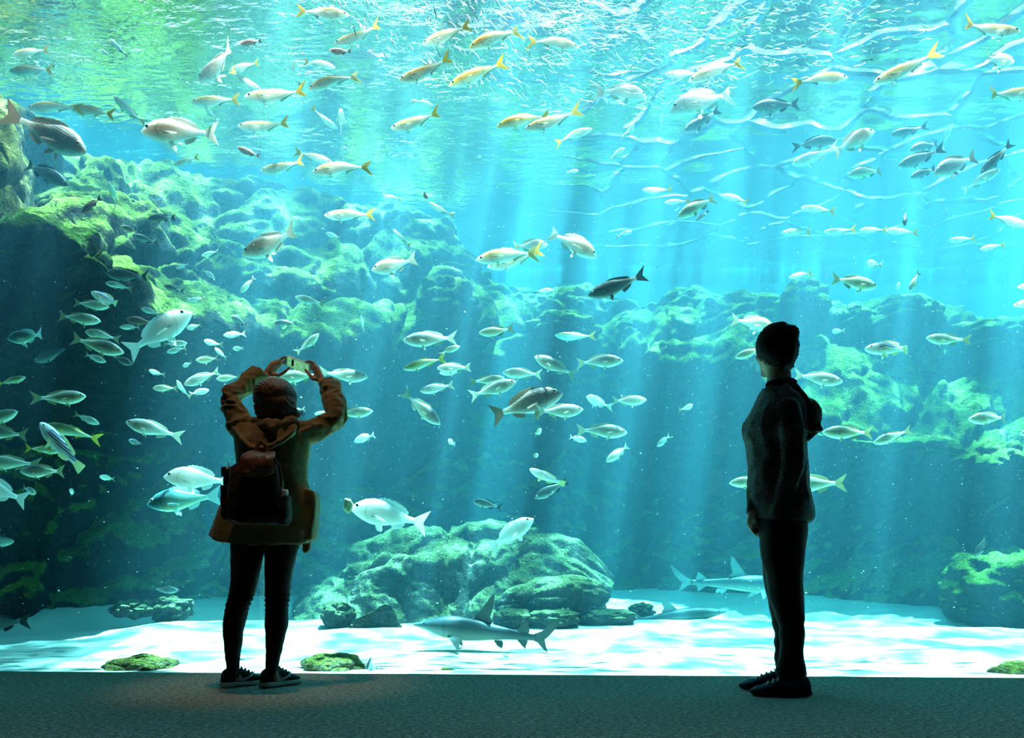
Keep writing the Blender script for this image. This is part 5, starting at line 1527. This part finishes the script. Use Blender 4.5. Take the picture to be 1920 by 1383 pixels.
# ------------------------------------------------------------------ food scrap the white bream nibbles at
def scrap():
    bm = bmesh.new(); bmesh.ops.create_icosphere(bm, subdivisions=4, radius=0.024)
    v = np.array([x.co[:] for x in bm.verts]); v = v * (1 + 0.5 * fbm(v * 40, 3, 4))[:, None] * np.array([1, 0.7, 1.5])
    for x, p in zip(bm.verts, v): x.co = p
    me = bpy.data.meshes.new('lettuce_scrap'); bm.to_mesh(me); bm.free()
    o = link('lettuce_scrap', me, None, mat_simple('scrap_green', (.55, .68, .35), 0.7, 0.3, 40, 0.3)); o.location = P(652, 947, 4.97)
    tag(o, 'pale green scrap of food at the big white bream\'s mouth', 'food')
scrap()

# ------------------------------------------------------------------ anchovies
def anchovy_mesh():
    v, f = [], []
    st = [(0.5, .006), (0.4, .032), (0.2, .05), (0.0, .05), (-0.2, .036), (-0.36, .014)]
    for x, r in st:
        for j in range(6):
            a = math.pi * 2 * j / 6; v.append((x, 0.6 * r * math.cos(a), r * math.sin(a)))
    for i in range(len(st) - 1):
        for j in range(6): f.append((i * 6 + j, i * 6 + (j + 1) % 6, (i + 1) * 6 + (j + 1) % 6, (i + 1) * 6 + j))
    f += [tuple(range(5, -1, -1)), tuple(30 + j for j in range(6))]
    b = len(v); v += [(-.33, .008, 0), (-.5, .0, .09), (-.43, 0.004, 0), (-.5, .0, -.09), (-.33, -.008, 0)]
    f += [(b, b + 1, b + 2), (b, b + 2, b + 3), (b + 4, b + 2, b + 1), (b + 4, b + 3, b + 2)]
    return v, f
M_ANCH = mat_simple('anchovy_silver', (.86, .90, .92), 0.25, 0.8)
AV, AF = anchovy_mesh()
AV = np.array(AV)
anch = [mesh('anchovy', bend_pts(AV, b), AF) for b in (0.0, 0.7, -0.7)]
for me in anch: me.materials.append(M_ANCH)
ra = random.Random(5)
def school_spot():
    while True:
        px, py = ra.uniform(500, 1740), ra.uniform(-10, 215)
        # the cloud thins out downwards and towards its ends
        c = 1 - ((px - 1180) / 640) ** 2
        lim = 40 + 165 * max(0, c)
        if 640 < px < 800: lim = min(lim, 120)
        if py > lim: continue
        if ra.random() > 0.35 + 0.65 * (1 - py / (lim + 1)): continue
        if ra.random() > 0.25 + 0.75 * max(0, c): continue
        return px, py
def school_pose(dmin, dmax):
    px, py = school_spot()
    dm = min(dmax, 0.965 * (SURF_Z - EYE - 0.1) * F / (HY - py))
    d = ra.uniform(dmin, max(dmin + .05, dm))
    # swirl: heading follows an ellipse round the middle of the cloud
    ang = math.radians(-25 + 40 * math.sin(px / 170.0) + ra.gauss(0, 14)) if px < 1150 else math.radians(-4 + ra.gauss(0, 13))
    yaw = math.radians(ra.gauss(0, 30)); L = ra.uniform(.05, .095)
    X = Vector((math.cos(ang) * math.cos(yaw), math.sin(yaw), math.sin(ang) * math.cos(yaw))) * (1 if ra.random() < .8 else -1)
    Z = (Vector((0, 0, 1)) - X * X.z).normalized(); Y = Z.cross(X)
    return Matrix.Translation(P(px, py, d)) @ Matrix((X, Y, Z)).transposed().to_4x4() @ Matrix.Scale(L, 4)
for k in range(300):
    o = bpy.data.objects.new('anchovy', anch[k % 3]); COL.objects.link(o)
    o.matrix_world = school_pose(4.95, 5.5)
    tag(o, 'tiny silver anchovy in the dense glittering school under the water surface', 'fish', 'anchovies of the glittering school')
V, Fc = [], []
for k in range(1150):
    M = np.array(school_pose(5.3, 6.6)); a = bend_pts(AV, (0, .7, -.7)[k % 3])
    o0 = len(V); V += list(map(tuple, a @ M[:3, :3].T + M[:3, 3])); Fc += [tuple(o0 + i for i in q) for q in AF]
me = mesh('anchovy_school', V, Fc)
tag(link('anchovy_school', me, None, M_ANCH), 'countless tiny silver anchovies glittering deeper in the school', 'fish', 'anchovies of the glittering school', 'stuff')

# drifting specks
V, Fc = [], []
for k in range(2600):
    px, py = ra.uniform(-20, 1940), ra.uniform(150, 1190)
    d = ra.uniform(4.8, 6.3); c = P(px, py, d)
    if c.z < 0.3: continue
    r = 0.0013 * math.exp(ra.gauss(0.25, .45)); o0 = len(V)
    V += [(c.x + r * 1.5, c.y, c.z), (c.x - r * 1.5, c.y, c.z), (c.x, c.y + r, c.z), (c.x, c.y - r, c.z), (c.x, c.y, c.z + r), (c.x, c.y, c.z - r)]
    for q in ((0, 2, 4), (2, 1, 4), (1, 3, 4), (3, 0, 4), (2, 0, 5), (1, 2, 5), (3, 1, 5), (0, 3, 5)): Fc.append(tuple(o0 + i for i in q))
M_SPECK = mat_simple('plankton', (.85, .88, .85), 0.8, 0.2)
tag(link('drifting_specks', mesh('drifting_specks', V, Fc), None, M_SPECK), 'fine white specks drifting all through the water', 'particles', None, 'stuff')

# ------------------------------------------------------------------ sharks
def shark(hx, hy, tx, ty, d, yaw, label, mats, bend=0.0, tallk=1.0):
    skin, finm = mats
    S = [0, .03, .08, .16, .28, .42, .56, .70, .82, .92, 1.0]
    T = [.0, .012, .026, .048, .070, .072, .060, .042, .030, .022, .018]
    B = [-.006, -.010, -.020, -.038, -.058, -.062, -.052, -.036, -.026, -.020, -.016]
    W = [.006, .026, .044, .060, .068, .064, .050, .032, .020, .012, .007]
    ns, nr = 44, 20; v = []
    u = np.linspace(0, 1, ns)
    k7 = np.array([1, 2, 3, 2, 1.]) / 9
    sm = lambda q: np.r_[q[0], np.convolve(np.pad(q, 2, 'edge'), k7, 'valid')[1:]]
    Tt, Bt, Wt = (sm(np.interp(u, S, q)) for q in (T, B, W))
    for i in range(ns):
        x = .5 - .84 * u[i]
        for j in range(nr):
            a = 2 * math.pi * j / nr
            v.append((x, Wt[i] * math.cos(a), (Tt[i] + Bt[i]) / 2 + (Tt[i] - Bt[i]) / 2 * math.sin(a)))
    f = [(i * nr + j, i * nr + (j + 1) % nr, (i + 1) * nr + (j + 1) % nr, (i + 1) * nr + j) for i in range(ns - 1) for j in range(nr)]
    f += [tuple(range(nr - 1, -1, -1)), tuple((ns - 1) * nr + j for j in range(nr))]
    root = empty('shark')
    def add(nm, vf, m, smooth=True):
        me = mesh(nm, *vf); link(nm, me, root, m, smooth)
    add('body', (bend_pts(v, bend), f), skin)
    add('dorsal_fin', fin_poly([(.10, .05), (.04, .125), (-.010, .195), (-.035, .215), (-.038, .150), (-.02, .085), (-.045, .060), (-.03, .04)], .010, bend), finm, False)
    add('second_dorsal_fin', fin_poly([(-.21, .028), (-.25, .060), (-.285, .082), (-.292, .055), (-.30, .030), (-.29, .015), (-.22, .012)], .007, bend), finm, False)
    add('anal_fin', fin_poly([(-.22, -.024), (-.27, -.060), (-.285, -.068), (-.285, -.045), (-.295, -.022), (-.28, -.012)], .006, bend), finm, False)
    add('tail_fin', fin_poly([(-.32, .016), (-.38, .040), (-.44, .085), (-.495, .130), (-.5, .118), (-.47, .062), (-.43, .018), (-.405, -.004), (-.42, -.040), (-.435, -.072), (-.40, -.055), (-.36, -.024), (-.32, -.014)], .007, bend), finm, False)
    for sd in (1, -1):
        add('pectoral_fin', fin_poly([(0.04, 0.0), (.0, -.06), (-.05, -.125), (-.065, -.130), (-.06, -.08), (-.05, -.01)], .006, 0, origin=(.22, sd * .055, -.035), splay=sd * 1.0), finm, False)
        add('pelvic_fin', fin_poly([(0.02, 0.0), (-.01, -.035), (-.045, -.05), (-.05, -.02), (-.04, 0)], .005, 0, origin=(-.08, sd * .03, -.04), splay=sd * 0.7), finm, False)
        bm = bmesh.new(); bmesh.ops.create_uvsphere(bm, u_segments=12, v_segments=8, radius=.007)
        for q in bm.verts: q.co = Vector((.425 + q.co.x, sd * .043 + q.co.y * .6, .012 + q.co.z))
        me = bpy.data.meshes.new('eye'); bm.to_mesh(me); bm.free(); link('eye', me, root, M_EYE_B)
    h, t = P(hx, hy, d), P(tx, ty, d); ax = h - t
    a = math.radians(yaw); L = ax.length / math.cos(a); ax.normalize()
    X = (ax * math.cos(a) + Vector((0, 1, 0)) * math.sin(a)).normalized()
    Z = (Vector((0, 0, 1)) - X * X.z).normalized(); Y = Z.cross(X)
    root.matrix_world = Matrix.Translation((h + t) / 2) @ Matrix((X, Y, Z)).transposed().to_4x4() @ Matrix.Diagonal((L, L, L * tallk, 1))
    return tag(root, label, 'shark', 'sharks near the sand')
MS1 = (fish_mat('grey_shark_skin', (.022, .048, .072), (.055, .092, .105), (.24, .30, .27), None, (-.06, -.01, .05), 0.45, 0.4, None, 0.08, flesh=0.0), mat_simple('grey_shark_fin', (.07, .10, .105), 0.6, 0.3, 20, 0.2))
MS2 = (fish_mat('teal_shark_skin', (.020, .045, .060), (.05, .10, .115), (.18, .23, .20), None, (-.06, -.01, .05), 0.5, 0.4, None, 0.08, flesh=0.0), mat_simple('teal_shark_fin', (.13, .20, .22), 0.6, 0.3, 20, 0.2))
shark(775, 1170, 1046, 1198, 5.6, 0, 'blue-grey shark gliding low over the bright sand before the mound', MS1, 0.22, 1.25)
shark(1363, 1146, 1140, 1170, 7.55, 0, 'teal shark resting behind the sand crest, its belly hidden by the sand', MS2, 0.0, 0.95)
shark(1500, 1098, 1256, 1090, 8.2, 0, 'hazy teal shark swimming behind the man\'s knees', MS2, 0.0, 1.0)

# shell by the glass
def shell():
    v, f = [], []
    n, mseg = 26, 14
    for i in range(n):
        t = i / (n - 1); r = 0.052 * (1 - t) ** 0.8 + 0.002; a = t * 9
        c = Vector((0.075 * t - 0.03, 0, 0.02 - 0.02 * t)) + Vector((0, math.cos(a), math.sin(a))) * 0.010 * (1 - t)
        for j in range(mseg):
            b = 2 * math.pi * j / mseg; rr2 = r * (1 + 0.10 * math.sin(t * 40))
            v.append((c.x, c.y + rr2 * math.cos(b), c.z + rr2 * math.sin(b)))
    f = [(i * mseg + j, i * mseg + (j + 1) % mseg, (i + 1) * mseg + (j + 1) % mseg, (i + 1) * mseg + j) for i in range(n - 1) for j in range(mseg)]
    f += [tuple(range(mseg - 1, -1, -1)), tuple((n - 1) * mseg + j for j in range(mseg))]
    o = link('seashell', mesh('seashell', v, f), None, mat_simple('shell_blue', (.36, .50, .54), 0.6, 0.4, 25, 0.35))
    o.location = P(697, 1258, 4.86); o.rotation_euler = (0.3, 0.35, 0.4)
    tag(o, 'blue-grey seashell lying on the sand against the glass', 'shell')
shell()
